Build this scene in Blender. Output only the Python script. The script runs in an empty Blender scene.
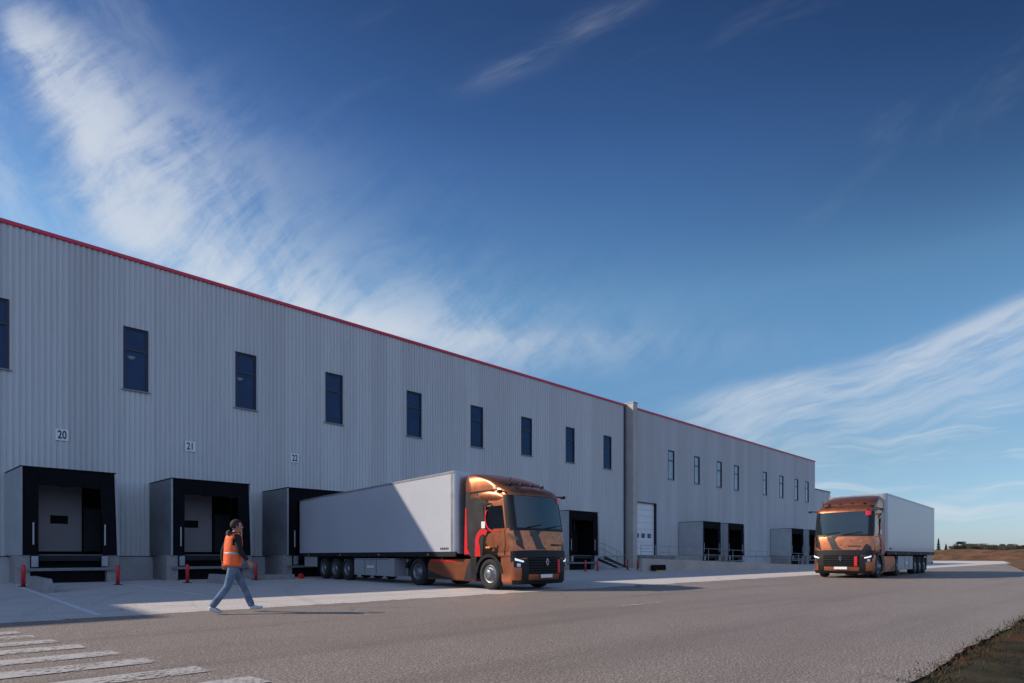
import bpy, bmesh, math, random
from mathutils import Vector, Matrix, Quaternion
random.seed(7)
R = math.radians
S = bpy.context.scene
COL = S.collection

# ------------------------------------------------------------------ camera
# world frame: the warehouse facade is the plane y = 0, +x runs along it away from the camera
CAM = Vector((0.0, -32.61, 1.1))
TH = R(46.03)
cam_d = bpy.data.cameras.new('camera'); cam = bpy.data.objects.new('camera', cam_d); COL.objects.link(cam)
cam.location = CAM
cam.rotation_euler = (R(90), 0, TH - R(90))
cam_d.sensor_width = 36; cam_d.lens = 36 * 600 / 1024
cam_d.shift_y = (556 - 341.5) / 1024
cam_d.clip_end = 8000
S.camera = cam

# ------------------------------------------------------------------ light, sky, exposure
SUN_AZ = Vector((-0.7197, 0.6943, 0))          # horizontal direction towards the sun
SUN_EL = R(32.3)
to_sun = (SUN_AZ * math.cos(SUN_EL) + Vector((0, 0, math.sin(SUN_EL)))).normalized()
sun_d = bpy.data.lights.new('sun', 'SUN'); sun = bpy.data.objects.new('sun', sun_d); COL.objects.link(sun)
sun_d.energy = 5.0; sun_d.angle = R(0.5); sun_d.color = (1.0, 0.875, 0.735)
sun.rotation_euler = (-to_sun).to_track_quat('-Z', 'Y').to_euler()
sun.location = (-40, 40, 60)
S.view_settings.view_transform = 'Standard'; S.view_settings.look = 'None'
S.view_settings.exposure = 0.0; S.view_settings.gamma = 1.0
S.view_settings.use_curve_mapping = False
S.render.engine = 'CYCLES'


class NT:
    """small helper for node trees"""
    def __init__(s, tree): s.t = tree; s.n = tree.nodes; s.l = tree.links
    def node(s, typ, **kw):
        n = s.n.new(typ)
        for k, v in kw.items(): setattr(n, k, v)
        return n
    def inp(s, sock, v):
        if hasattr(v, 'is_output'): s.l.new(v, sock)
        elif v is not None: sock.default_value = v
    def m(s, op, a, b=None, c=None, clamp=False):
        n = s.node('ShaderNodeMath', operation=op, use_clamp=clamp)
        s.inp(n.inputs[0], a); s.inp(n.inputs[1], b)
        if c is not None: s.inp(n.inputs[2], c)
        return n.outputs[0]
    def ss(s, x, lo, hi, smooth=True):
        n = s.node('ShaderNodeMapRange', interpolation_type='SMOOTHSTEP' if smooth else 'LINEAR')
        s.inp(n.inputs['Value'], x); n.inputs['From Min'].default_value = lo; n.inputs['From Max'].default_value = hi
        return n.outputs['Result']
    def vec(s, x, y, z):
        n = s.node('ShaderNodeCombineXYZ')
        for i, v in enumerate((x, y, z)): s.inp(n.inputs[i], v)
        return n.outputs[0]
    def dot(s, a, b):
        n = s.node('ShaderNodeVectorMath', operation='DOT_PRODUCT'); s.inp(n.inputs[0], a); s.inp(n.inputs[1], b)
        return n.outputs['Value']
    def noise(s, vec, scale, detail=4, rough=.55, dist=0., dim='3D'):
        n = s.node('ShaderNodeTexNoise', noise_dimensions=dim)
        if vec is not None: s.l.new(vec, n.inputs['Vector'])
        n.inputs['Scale'].default_value = scale; n.inputs['Detail'].default_value = detail
        n.inputs['Roughness'].default_value = rough; n.inputs['Distortion'].default_value = dist
        return n.outputs['Fac']
    def mix(s, f, a, b, mode='MIX'):
        n = s.node('ShaderNodeMix', data_type='RGBA', blend_type=mode)
        s.inp(n.inputs[0], f); s.inp(n.inputs[6], a); s.inp(n.inputs[7], b)
        return n.outputs[2]
    def curve(s, x, pts):
        n = s.node('ShaderNodeFloatCurve')
        c = n.mapping.curves[0]
        c.points[0].location = pts[0]; c.points[-1].location = pts[-1]
        for p in pts[1:-1]: c.points.new(*p)
        n.mapping.update(); s.inp(n.inputs['Value'], x); n.inputs['Factor'].default_value = 1
        return n.outputs[0]


W = bpy.data.worlds.new('World'); S.world = W; W.use_nodes = True
nt = NT(W.node_tree); nt.n.clear()
sky = nt.node('ShaderNodeTexSky', sky_type='NISHITA', sun_disc=False)
sky.sun_elevation = SUN_EL
sky.sun_rotation = math.atan2(SUN_AZ.x, SUN_AZ.y)
sky.air_density = 1.0; sky.dust_density = 0.6; sky.ozone_density = 4.0; sky.altitude = 200
tc = nt.node('ShaderNodeTexCoord'); dirv = tc.outputs['Generated']
# sky directions measured from the compass heading TH: a to the right, b upwards (tangents of the angles)
ct, st = math.cos(TH), math.sin(TH)
fw = nt.dot(dirv, (ct, st, 0)); rt = nt.dot(dirv, (st, -ct, 0)); up = nt.dot(dirv, (0, 0, 1))
fwc = nt.m('MAXIMUM', fw, 0.08)
a = nt.m('DIVIDE', rt, fwc); b = nt.m('DIVIDE', up, fwc)
front = nt.ss(fw, 0.1, 0.45)
# clear sky colour: Nishita, deepened towards the zenith like the photo's polarised sky
elev = nt.m('MAXIMUM', up, 0.0)
tint = nt.node('ShaderNodeValToRGB'); nt.l.new(elev, tint.inputs[0])
cr = tint.color_ramp; cr.elements[0].position = 0; cr.elements[0].color = (.90, 1.0, 1.34, 1)
cr.elements[1].position = 1; cr.elements[1].color = (.25, .40, .55, 1)
for pos, c in ((.06, (.97, 1.06, 1.20)), (.15, (1.02, 1.13, 1.10)), (.28, (1.05, 1.34, 1.36)), (.38, (1.22, 1.56, 1.52)), (.46, (.89, 1.22, 1.36)), (.543, (.65, .92, 1.18)), (.588, (.50, .74, 1.00)), (.67, (.35, .52, .74))):
    e = cr.elements.new(pos); e.color = c + (1,)
base = nt.mix(1.0, sky.outputs[0], tint.outputs[0], 'MULTIPLY')
base = nt.mix(nt.m('MULTIPLY', nt.m('MULTIPLY', nt.ss(a, .1, 1.0), nt.ss(up, .22, .50)), front), base, nt.mix(1.0, base, (.50, .52, .56, 1), 'MULTIPLY'))
# cirrus
ab = nt.vec(a, b, 0.0)
w1 = nt.noise(ab, 2.2, 4, .55); w2 = nt.noise(nt.vec(nt.m('ADD', a, 7.3), b, 2.0), 2.2, 4, .55)
aw = nt.m('ADD', a, nt.m('MULTIPLY', nt.m('SUBTRACT', w1, .5), .15))
bw = nt.m('ADD', b, nt.m('MULTIPLY', nt.m('SUBTRACT', w2, .5), .13))
def rot_noise(ang, sx, sy, detail=7, rough=.6, z=0.):
    ca, sa = math.cos(ang), math.sin(ang)
    x = nt.m('ADD', nt.m('MULTIPLY', aw, ca), nt.m('MULTIPLY', bw, sa))
    y = nt.m('SUBTRACT', nt.m('MULTIPLY', bw, ca), nt.m('MULTIPLY', aw, sa))
    return nt.noise(nt.vec(nt.m('MULTIPLY', x, sx), nt.m('MULTIPLY', y, sy), z), 1.0, detail, rough, .2)
# big veil on the left: its spine runs a(b)
tb = nt.m('DIVIDE', b, 1.0)
spine = nt.m('SUBTRACT', nt.m('MULTIPLY', nt.curve(tb, [(0, .92), (.352, .863), (.385, .70), (.452, .53), (.51, .405), (.577, .335), (.66, .305), (.735, .268), (.81, .218), (.86, .185), (1, .13)]), 1.0), 1.0)
d1 = nt.m('SUBTRACT', aw, spine)
wid = nt.curve(tb, [(0, .10), (.352, .09), (.452, .078), (.55, .070), (.66, .056), (.75, .044), (.86, .034), (1, .028)])
g1 = nt.m('DIVIDE', d1, wid)
# crisp on its left edge, fraying out to the right
g1 = nt.m('MULTIPLY', g1, nt.m('SUBTRACT', 1.0, nt.m('MULTIPLY', nt.m('GREATER_THAN', g1, 0), .68)))
core = nt.m('EXPONENT', nt.m('MULTIPLY', nt.m('MULTIPLY', g1, g1), -1.0))
n1 = rot_noise(R(-52), 2.4, 6.0, 8, .62)
n1f = rot_noise(R(38), 4.5, 15, 8, .68, 4.)
fray = nt.ss(nt.m('ADD', nt.m('MULTIPLY', n1, .5), nt.m('MULTIPLY', n1f, .5)), .37, .60)
# dense along the spine, torn into wisps to the right of it
tight = nt.m('EXPONENT', nt.m('MULTIPLY', nt.m('MULTIPLY', g1, g1), -3.2))
c1 = nt.m('ADD', nt.m('MULTIPLY', core, nt.m('ADD', .05, nt.m('MULTIPLY', fray, .58))), nt.m('MULTIPLY', tight, nt.m('ADD', .16, nt.m('MULTIPLY', fray, .46))))
soft = nt.m('EXPONENT', nt.m('MULTIPLY', nt.m('MULTIPLY', g1, g1), -.30))
c1 = nt.m('ADD', c1, nt.m('MULTIPLY', soft, nt.m('MULTIPLY', fray, .22)))
c1 = nt.m('MULTIPLY', c1, nt.m('MULTIPLY', nt.ss(b, .27, .40), nt.m('SUBTRACT', 1.0, nt.ss(bw, .84, .96))))
# thin veil left of the spine
veil = nt.m('MULTIPLY', nt.m('MULTIPLY', nt.ss(a, -.45, -.85), nt.ss(n1, .38, .75)), .42)
# right-hand streak: b = line of a, sharp on top, soft below
am = nt.m('SUBTRACT', a, .297)
ln = nt.m('ADD', .252, nt.m('ADD', nt.m('MULTIPLY', am, .15), nt.m('MULTIPLY', nt.m('MULTIPLY', am, am), .23)))
d2 = nt.m('SUBTRACT', nt.m('ADD', b, nt.m('MULTIPLY', nt.m('SUBTRACT', w2, .5), .06)), ln)
up2 = nt.m('EXPONENT', nt.m('MULTIPLY', nt.m('MULTIPLY', d2, d2), -2600))
dn2 = nt.m('EXPONENT', nt.m('MULTIPLY', nt.m('MULTIPLY', d2, d2), -75))
sel = nt.m('GREATER_THAN', d2, 0)
b2 = nt.m('ADD', nt.m('MULTIPLY', up2, sel), nt.m('MULTIPLY', dn2, nt.m('SUBTRACT', 1, sel)))
n2 = nt.m('ADD', nt.m('MULTIPLY', rot_noise(R(15), 2.6, 14, 8, .62, 9.), .5), nt.m('MULTIPLY', rot_noise(R(20), 3.4, 34, 8, .66, 11.), .5))
rng2 = nt.m('MULTIPLY', nt.ss(a, .22, .42), nt.m('SUBTRACT', 1.0, nt.ss(a, 1.25, 1.8)))
c2 = nt.m('MULTIPLY', nt.m('MULTIPLY', b2, rng2), nt.m('ADD', .12, nt.m('MULTIPLY', nt.ss(n2, .38, .62), .74)))
# low flat streaks near the horizon
n3 = rot_noise(R(5), 1.6, 26, 6, .6, 15.)
c3 = nt.m('MULTIPLY', nt.m('MULTIPLY', nt.ss(n3, .46, .72), nt.m('MULTIPLY', nt.ss(b, .02, .08), nt.m('SUBTRACT', 1.0, nt.ss(b, .20, .32)))), nt.m('MULTIPLY', nt.ss(a, .1, .5), .75))
# high faint streak
ln4 = nt.m('ADD', .80, nt.m('MULTIPLY', nt.m('ADD', a, .07), .40))
d4 = nt.m('SUBTRACT', nt.m('ADD', b, nt.m('MULTIPLY', nt.m('SUBTRACT', w1, .5), .10)), ln4)
c4 = nt.m('MULTIPLY', nt.m('EXPONENT', nt.m('MULTIPLY', nt.m('MULTIPLY', d4, d4), -1800)), nt.m('MULTIPLY', nt.ss(a, -.14, .02), nt.m('SUBTRACT', 1.0, nt.ss(a, .12, .28))))
c4 = nt.m('MULTIPLY', c4, nt.m('MULTIPLY', nt.ss(rot_noise(R(24), 3, 16, 6, .6, 21.), .35, .7), .15))
# general wisps
n5 = rot_noise(R(30), 1.7, 6, 7, .62, 30.)
c5 = nt.m('MULTIPLY', nt.ss(n5, .56, .82), .06)
den = nt.m('MAXIMUM', nt.m('MAXIMUM', c1, veil), nt.m('MAXIMUM', nt.m('MAXIMUM', c2, c3), c4))
den = nt.m('MULTIPLY', nt.m('ADD', den, c5), front)
den = nt.m('MULTIPLY', nt.m('SUBTRACT', 1.0, nt.m('EXPONENT', nt.m('MULTIPLY', den, -1.25))), 1.0)
cloud_col = (6.6, 7.1, 7.8, 1)
skyc = nt.mix(den, base, cloud_col)
# unseen haze added behind the camera to light the shaded facade, strongest low down
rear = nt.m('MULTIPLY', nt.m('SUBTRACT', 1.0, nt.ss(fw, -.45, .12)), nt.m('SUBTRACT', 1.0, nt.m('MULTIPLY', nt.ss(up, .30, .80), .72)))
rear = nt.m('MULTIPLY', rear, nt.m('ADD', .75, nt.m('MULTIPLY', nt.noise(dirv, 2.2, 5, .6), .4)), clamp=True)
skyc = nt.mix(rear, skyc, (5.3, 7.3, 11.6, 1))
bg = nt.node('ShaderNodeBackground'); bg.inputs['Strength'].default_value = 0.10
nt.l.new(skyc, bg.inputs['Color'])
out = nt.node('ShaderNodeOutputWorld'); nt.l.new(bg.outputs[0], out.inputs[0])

# ------------------------------------------------------------------ materials
def mat(name, col, rough=.6, metal=0., var=.15, vscale=3., bump=0., bscale=40., coat=0., spec=.5, dirt=None, coords='Object'):
    """procedural material: base colour broken up by two scales of noise, optional bump and dirt"""
    M = bpy.data.materials.new(name); M.use_nodes = True
    t = NT(M.node_tree); p = t.n['Principled BSDF']
    co = t.node('ShaderNodeTexCoord').outputs[coords]
    n = t.noise(co, vscale, 5, .6); n2 = t.noise(co, vscale * 9, 3, .6)
    f = t.m('ADD', t.m('MULTIPLY', n, .65), t.m('MULTIPLY', n2, .35))
    lo = [c * (1 - var) for c in col] + [1]; hi = [min(1, c * (1 + var)) for c in col] + [1]
    c = t.mix(t.ss(f, .3, .7), lo, hi)
    if dirt:
        dn = t.noise(co, dirt[1], 6, .7, .6)
        c = t.mix(t.m('MULTIPLY', t.ss(dn, dirt[2], dirt[3]), dirt[4]), c, list(dirt[0]) + [1])
    t.l.new(c, p.inputs['Base Color'])
    r = t.m('ADD', rough - .06, t.m('MULTIPLY', n, .12)); t.l.new(r, p.inputs['Roughness'])
    p.inputs['Metallic'].default_value = metal; p.inputs['Coat Weight'].default_value = coat
    p.inputs['Coat Roughness'].default_value = .08; p.inputs['Specular IOR Level'].default_value = spec
    if bump:
        bn = t.node('ShaderNodeBump'); bn.inputs['Strength'].default_value = bump; bn.inputs['Distance'].default_value = .02
        t.l.new(t.noise(co, bscale, 4, .6), bn.inputs['Height']); t.l.new(bn.outputs[0], p.inputs['Normal'])
    return M

def ground_mat(name, c_lo, c_hi, speck_lo, speck_hi, speck_scale, patch=.35, bump=.4, joints=0.):
    M = bpy.data.materials.new(name); M.use_nodes = True
    t = NT(M.node_tree); p = t.n['Principled BSDF']
    co = t.node('ShaderNodeTexCoord').outputs['Object']
    big = t.noise(co, .12, 5, .6, .4); mid = t.noise(co, .9, 5, .65)
    sp = t.noise(co, speck_scale, 2, .7)
    vo = t.node('ShaderNodeTexVoronoi'); vo.inputs['Scale'].default_value = speck_scale * .8; t.l.new(co, vo.inputs['Vector'])
    c = t.mix(t.ss(t.m('ADD', t.m('MULTIPLY', big, .6), t.m('MULTIPLY', mid, .4)), .35, .65), list(c_lo) + [1], list(c_hi) + [1])
    c = t.mix(t.m('MULTIPLY', t.ss(sp, .53, .64), .70), c, list(speck_hi) + [1])
    c = t.mix(t.m('MULTIPLY', t.ss(sp, .49, .36), .80), c, list(speck_lo) + [1])
    c = t.mix(t.m('MULTIPLY', t.ss(vo.outputs['Color'], .72, .95), .35), c, list(speck_hi) + [1])
    # tyre rubbed lanes along the road and dark oil spots
    sep = t.node('ShaderNodeSeparateXYZ'); t.l.new(co, sep.inputs[0])
    lane = t.noise(t.vec(t.m('MULTIPLY', sep.outputs[0], .05), t.m('MULTIPLY', sep.outputs[1], .75), 0.), 1.0, 4, .55, .3)
    c = t.mix(t.m('MULTIPLY', t.ss(lane, .46, .72), patch), c, list(x * .62 for x in c_lo) + [1])
    oil = t.noise(co, .55, 3, .5, 1.2)
    c = t.mix(t.m('MULTIPLY', t.ss(oil, .68, .78), patch * 1.2), c, list(x * .45 for x in c_lo) + [1])
    # fine map cracking in places, darker tar repairs
    vc = t.node('ShaderNodeTexVoronoi', feature='DISTANCE_TO_EDGE'); vc.inputs['Scale'].default_value = .55
    wv = t.node('ShaderNodeVectorMath', operation='ADD'); t.l.new(co, wv.inputs[0]); t.l.new(t.vec(t.m('MULTIPLY', mid, .9), t.m('MULTIPLY', t.noise(co, 1.3, 5, .7), .9), 0.), wv.inputs[1]); t.l.new(wv.outputs[0], vc.inputs['Vector'])
    ck = t.m('MULTIPLY', t.ss(vc.outputs['Distance'], .012, .003), t.ss(big, .50, .60))
    c = t.mix(t.m('MULTIPLY', ck, .7), c, list(x * .3 for x in c_lo) + [1])
    if joints:
        for k in (0, 1):
            fr = t.m('FRACT', t.m('ADD', t.m('DIVIDE', sep.outputs[k], joints), 100.37))
            ln_ = t.m('LESS_THAN', t.m('ABSOLUTE', t.m('SUBTRACT', fr, .5)), .014 / joints)
            c = t.mix(t.m('MULTIPLY', ln_, .75), c, list(x * .3 for x in c_lo) + [1])
        # curved tyre tracks of trucks swinging into the docks
        dx = t.m('SUBTRACT', sep.outputs[0], 31.); dy = t.m('ADD', sep.outputs[1], 24.)
        rad = t.m('SQRT', t.m('ADD', t.m('MULTIPLY', dx, dx), t.m('MULTIPLY', dy, dy)))
        tr_ = t.noise(t.vec(t.m('MULTIPLY', rad, 1.9), t.m('MULTIPLY', big, 1.5), 0.), 1., 3, .5)
        c = t.mix(t.m('MULTIPLY', t.ss(tr_, .54, .70), .28), c, list(x * .45 for x in c_lo) + [1])
    t.l.new(c, p.inputs['Base Color']); p.inputs['Roughness'].default_value = .62
    p.inputs['Specular IOR Level'].default_value = .55
    bn = t.node('ShaderNodeBump'); bn.inputs['Strength'].default_value = bump; bn.inputs['Distance'].default_value = .012
    t.l.new(sp, bn.inputs['Height']); t.l.new(bn.outputs[0], p.inputs['Normal'])
    if joints:
        # crumbled outer edge that lets the asphalt show through
        tr0 = t.node('ShaderNodeBsdfTransparent'); mx0 = t.node('ShaderNodeMixShader')
        ed = t.m('ADD', t.m('ADD', sep.outputs[1], 20.05), t.m('MULTIPLY', t.m('SUBTRACT', t.m('ADD', t.m('MULTIPLY', t.noise(co, 2.2, 6, .75), .7), t.m('MULTIPLY', mid, .3)), .62), 1.5))
        t.l.new(t.ss(ed, -.03, .16), mx0.inputs[0]); t.l.new(tr0.outputs[0], mx0.inputs[1]); t.l.new(p.outputs[0], mx0.inputs[2])
        t.l.new(mx0.outputs[0], t.n['Material Output'].inputs[0])
    return M

def paint_mark(name, col, lo=.42, hi=.56):
    """worn road paint: breaks up into the asphalt below"""
    M = bpy.data.materials.new(name); M.use_nodes = True
    t = NT(M.node_tree); p = t.n['Principled BSDF']; o = t.n['Material Output']
    co = t.node('ShaderNodeTexCoord').outputs['Object']
    n = t.noise(co, 16, 5, .75); n2 = t.noise(co, 1.5, 4, .6)
    f = t.m('ADD', t.m('MULTIPLY', n, .6), t.m('MULTIPLY', n2, .4))
    p.inputs['Base Color'].default_value = list(col) + [1]; p.inputs['Roughness'].default_value = .7
    t.l.new(t.mix(n2, [c * .8 for c in col] + [1], list(col) + [1]), p.inputs['Base Color'])
    tr = t.node('ShaderNodeBsdfTransparent'); mx = t.node('ShaderNodeMixShader')
    t.l.new(t.ss(f, lo, hi), mx.inputs[0]); t.l.new(p.outputs[0], mx.inputs[1]); t.l.new(tr.outputs[0], mx.inputs[2])
    t.l.new(mx.outputs[0], o.inputs[0]); return M

def cladding_mat(name, col):
    M = bpy.data.materials.new(name); M.use_nodes = True
    t = NT(M.node_tree); p = t.n['Principled BSDF']
    co = t.node('ShaderNodeTexCoord').outputs['Object']
    sep = t.node('ShaderNodeSeparateXYZ'); t.l.new(co, sep.inputs[0])
    sheet = t.node('ShaderNodeTexWhiteNoise', noise_dimensions='1D')
    t.l.new(t.m('FLOOR', t.m('DIVIDE', sep.outputs[0], 1.08)), sheet.inputs['W'])
    streak = t.noise(t.vec(t.m('MULTIPLY', sep.outputs[0], 5.), 0., t.m('MULTIPLY', sep.outputs[2], .22)), 1., 5, .6)
    f = t.m('ADD', t.m('MULTIPLY', sheet.outputs[0], .30), t.m('MULTIPLY', streak, .70))
    c = t.mix(t.ss(f, .25, .75), [x * .90 for x in col] + [1], [x * 1.07 for x in col] + [1])
    # rain-washed dirt in long narrow runs
    run = t.noise(t.vec(t.m('MULTIPLY', sep.outputs[0], 2.3), 3., t.m('MULTIPLY', sep.outputs[2], .10)), 1., 6, .7)
    c = t.mix(t.m('MULTIPLY', t.ss(run, .58, .80), .20), c, [x * .5 for x in col] + [1])
    t.l.new(c, p.inputs['Base Color']); p.inputs['Roughness'].default_value = .68; p.inputs['Specular IOR Level'].default_value = .22; return M

def copper_mat():
    """copper vehicle wrap with a large charcoal camouflage print"""
    M = bpy.data.materials.new('copper_wrap'); M.use_nodes = True
    t = NT(M.node_tree); p = t.n['Principled BSDF']
    co = t.node('ShaderNodeTexCoord').outputs['Object']
    n = t.noise(co, 1.15, 2, .45, .9); f = t.noise(co, 2.3, 2, .45, .6)
    c = t.mix(t.ss(t.noise(co, 6, 3, .5), .35, .65), (.44, .150, .070, 1), (.54, .195, .095, 1))
    c = t.mix(t.ss(n, .590, .602), c, (.055, .04, .036, 1))
    c = t.mix(t.m('MULTIPLY', t.ss(f, .650, .662), .8), c, (.20, .10, .06, 1))
    t.l.new(c, p.inputs['Base Color']); p.inputs['Metallic'].default_value = .85
    p.inputs['Roughness'].default_value = .34; p.inputs['Coat Weight'].default_value = .12; p.inputs['Coat Roughness'].default_value = .12
    return M

def glass_mat(name, tint, refl=.9, trans=.0, rough=.03):
    M = bpy.data.materials.new(name); M.use_nodes = True
    t = NT(M.node_tree); p = t.n['Principled BSDF']; o = t.n['Material Output']
    co = t.node('ShaderNodeTexCoord').outputs['Object']
    n = t.noise(co, 1.3, 3, .5)
    t.l.new(t.mix(n, [c * .55 for c in tint] + [1], [c * 1.4 for c in tint] + [1]), p.inputs['Base Color'])
    p.inputs['Roughness'].default_value = rough; p.inputs['Specular IOR Level'].default_value = refl
    bn = t.node('ShaderNodeBump'); bn.inputs['Strength'].default_value = .04; bn.inputs['Distance'].default_value = .05
    t.l.new(n, bn.inputs['Height']); t.l.new(bn.outputs[0], p.inputs['Normal'])
    if trans:
        tr = t.node('ShaderNodeBsdfTransparent'); tr.inputs[0].default_value = (.45, .55, .6, 1)
        mx = t.node('ShaderNodeMixShader'); mx.inputs[0].default_value = trans
        t.l.new(p.outputs[0], mx.inputs[1]); t.l.new(tr.outputs[0], mx.inputs[2]); t.l.new(mx.outputs[0], o.inputs[0])
    return M

def emit_mat(name, col, s):
    M = bpy.data.materials.new(name); M.use_nodes = True
    t = NT(M.node_tree); p = t.n['Principled BSDF']
    n = t.noise(t.node('ShaderNodeTexCoord').outputs['Object'], 20)
    t.l.new(t.mix(n, [c * .9 for c in col] + [1], list(col) + [1]), p.inputs['Emission Color'])
    p.inputs['Emission Strength'].default_value = s; p.inputs['Base Color'].default_value = (.8, .8, .8, 1)
    return M

MT = dict(
    asphalt=ground_mat('asphalt', (.176, .136, .110), (.220, .174, .144), (.024, .020, .019), (.58, .52, .48), 46., .40, .42),
    concrete_apron=ground_mat('concrete_apron', (.52, .475, .445), (.58, .535, .50), (.38, .345, .325), (.62, .58, .55), 18., .22, .2, joints=5.0),
    soil=mat('soil', (.135, .070, .042), .95, 0, .45, .35, .6, 3., spec=.1, dirt=((.055, .055, .025), .22, .50, .62, .8)),
    verge=mat('verge_soil', (.030, .026, .016), .95, 0, .5, 1.6, .8, 20., spec=.1, dirt=((.09, .03, .018), .9, .50, .64, .8)),
    grass=mat('dry_grass', (.040, .040, .018), .8, 0, .5, .8, spec=.2, dirt=((.13, .035, .02), .7, .48, .62, .9)),
    cladding=cladding_mat('grey_cladding', (.505, .515, .510)), cladding_dim=cladding_mat('dimmed_cladding', (.445, .46, .46)),  # second one is a darker copy: painted fading of light along the facade
    shelter_dark=mat('shelter_canvas', (.13, .14, .15), .6, 0, .25, 1.0), shelter_clad=mat('shelter_cladding', (.34, .355, .365), .5, .1, .12, 1.2),
    concrete=mat('concrete', (.25, .24, .235), .85, 0, .18, 1.1, .3, 25., dirt=((.10, .10, .10), .8, .5, .75, .6)),
    plinth=mat('plinth_panel', (.37, .375, .385), .8, 0, .14, .9, .15, 20., dirt=((.15, .15, .15), .6, .52, .78, .5)),
    pillar=mat('pillar_concrete', (.40, .37, .34), .85, 0, .12, .8, .2, 20., dirt=((.2, .19, .18), .5, .5, .8, .5)),
    roof=mat('roof_membrane', (.30, .30, .30), .8),
    red_trim=mat('red_trim', (.58, .014, .05), .4, 0, .1),
    frame=mat('window_frame', (.018, .024, .042), .45, .2, .1),
    sill=mat('window_sill', (.20, .21, .23), .45, .4, .1),
    pane=glass_mat('window_pane', (.016, .056, .140), .22, .30),
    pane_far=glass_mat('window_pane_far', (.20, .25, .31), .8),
    black=mat('black_rubber', (.006, .006, .008), .8, 0, .3, 3., .2, 30., spec=.15),
    curtain=mat('black_curtain', (.0055, .0055, .0075), .85, 0, .35, 1.4, .3, 6., spec=.12),
    dark=mat('dark_steel', (.014, .015, .019), .65, .1, .3, 3., spec=.25),
    door_panel=mat('dock_door_panel', (.24, .225, .235), .6, 0, .1, 1.),
    door_white=mat('white_door', (.62, .63, .64), .5, 0, .06, 1.),
    edge=mat('edge_trim', (.27, .28, .30), .5, .1, .15),
    steel=mat('galvanised_steel', (.26, .28, .30), .45, .6, .2, 5.),
    leveller=mat('leveller_steel', (.16, .17, .18), .55, .4, .2, 4.),
    white_mark=mat('white_marking', (.36, .36, .37), .6, 0, .1, 6.),
    bollard=mat('red_paint', (.50, .018, .028), .45, 0, .2, 6., dirt=((.2, .02, .02), 4., .5, .7, .6)),
    yellow=mat('yellow_paint', (.62, .34, .02), .5, 0, .15, 6.),
    crossing=paint_mark('crosswalk_paint', (.46, .44, .43), .47, .60),
    line=paint_mark('parking_paint', (.74, .74, .76), .54, .74),
    sign=mat('sign_plate', (.70, .71, .73), .5, 0, .04, 4.),
    ink=mat('sign_ink', (.012, .013, .018), .6, 0, .1),
    copper=copper_mat(),
    copper_plain=mat('copper_paint', (.46, .160, .078), .34, .85, .10, 2.5, coat=.12),
    camo=mat('charcoal_wrap', (.030, .026, .026), .42, .2, .35, 2.2, coat=.2),
    wrap_red=mat('red_wrap', (.62, .012, .014), .4, 0, .08),
    visor_red=mat('red_visor', (.70, .02, .05), .35, 0, .08),
    blind=mat('window_blind', (.30, .31, .33), .7, 0, .1), hall_lamp=emit_mat('hall_lamp_glow', (1., .96, .88), 2.2),
    plastic=mat('black_plastic', (.009, .009, .011), .5, 0, .25, 5., spec=.3),
    tyre=mat('tyre', (.014, .014, .015), .85, 0, .3, 8., .3, 60.),
    rim=mat('wheel_rim', (.20, .21, .23), .4, .7, .2, 8.),
    screen=glass_mat('windscreen_glass', (.012, .027, .038), 1.0, .22),
    sideglass=glass_mat('side_glass', (.004, .005, .007), .7, .10),
    lamp=emit_mat('headlamp_led', (.9, .95, 1.0), .6),
    chrome=mat('chrome', (.55, .55, .57), .22, .95, .05),
    trailer=mat('trailer_panel', (.415, .425, .46), .42, 0, .035, .5, coat=.2, dirt=((.42, .41, .40), .35, .50, .78, .5)),
    alu=mat('aluminium_rail', (.36, .37, .39), .38, .7, .1),
    box=mat('pallet_box', (.33, .34, .36), .45, .2, .08, 2.),
    tail=mat('tail_lamp', (.35, .01, .01), .3, 0, .1),
    orange_lamp=mat('marker_lamp', (.85, .28, .05), .3, 0, .1),
    plate=mat('number_plate', (.72, .72, .70), .5, 0, .05),
    seat=mat('cab_seat', (.02, .02, .022), .8, 0, .2),
    skin=mat('skin', (.42, .215, .14), .55, 0, .1, 12.),
    hair=mat('hair', (.022, .015, .011), .8, 0, .3, 40.),
    jacket=mat('black_hoodie', (.012, .011, .015), .9, 0, .3, 14., .4, 30.),
    hood=mat('grey_hood', (.030, .034, .044), .9, 0, .3, 14., .4, 30.),
    vest=mat('orange_vest', (.90, .125, .022), .7, 0, .2, 6., 1., 8.),
    band=mat('reflective_band', (.36, .34, .33), .45, 0, .08),
    jeans=mat('blue_jeans', (.100, .150, .225), .85, 0, .40, 7., .9, 12.),
    shoe=mat('pale_shoe', (.50, .50, .53), .6, 0, .1, 14.),
    eye=mat('eye', (.02, .02, .02), .2, 0, .1),
    bark=mat('bark', (.06, .045, .035), .9, 0, .3, 6.),
    leaf_dark=mat('conifer_leaf', (.028, .042, .030), .8, 0, .45, .8),
    leaf_olive=mat('hedge_leaf', (.060, .058, .040), .8, 0, .45, .6),
)

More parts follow.
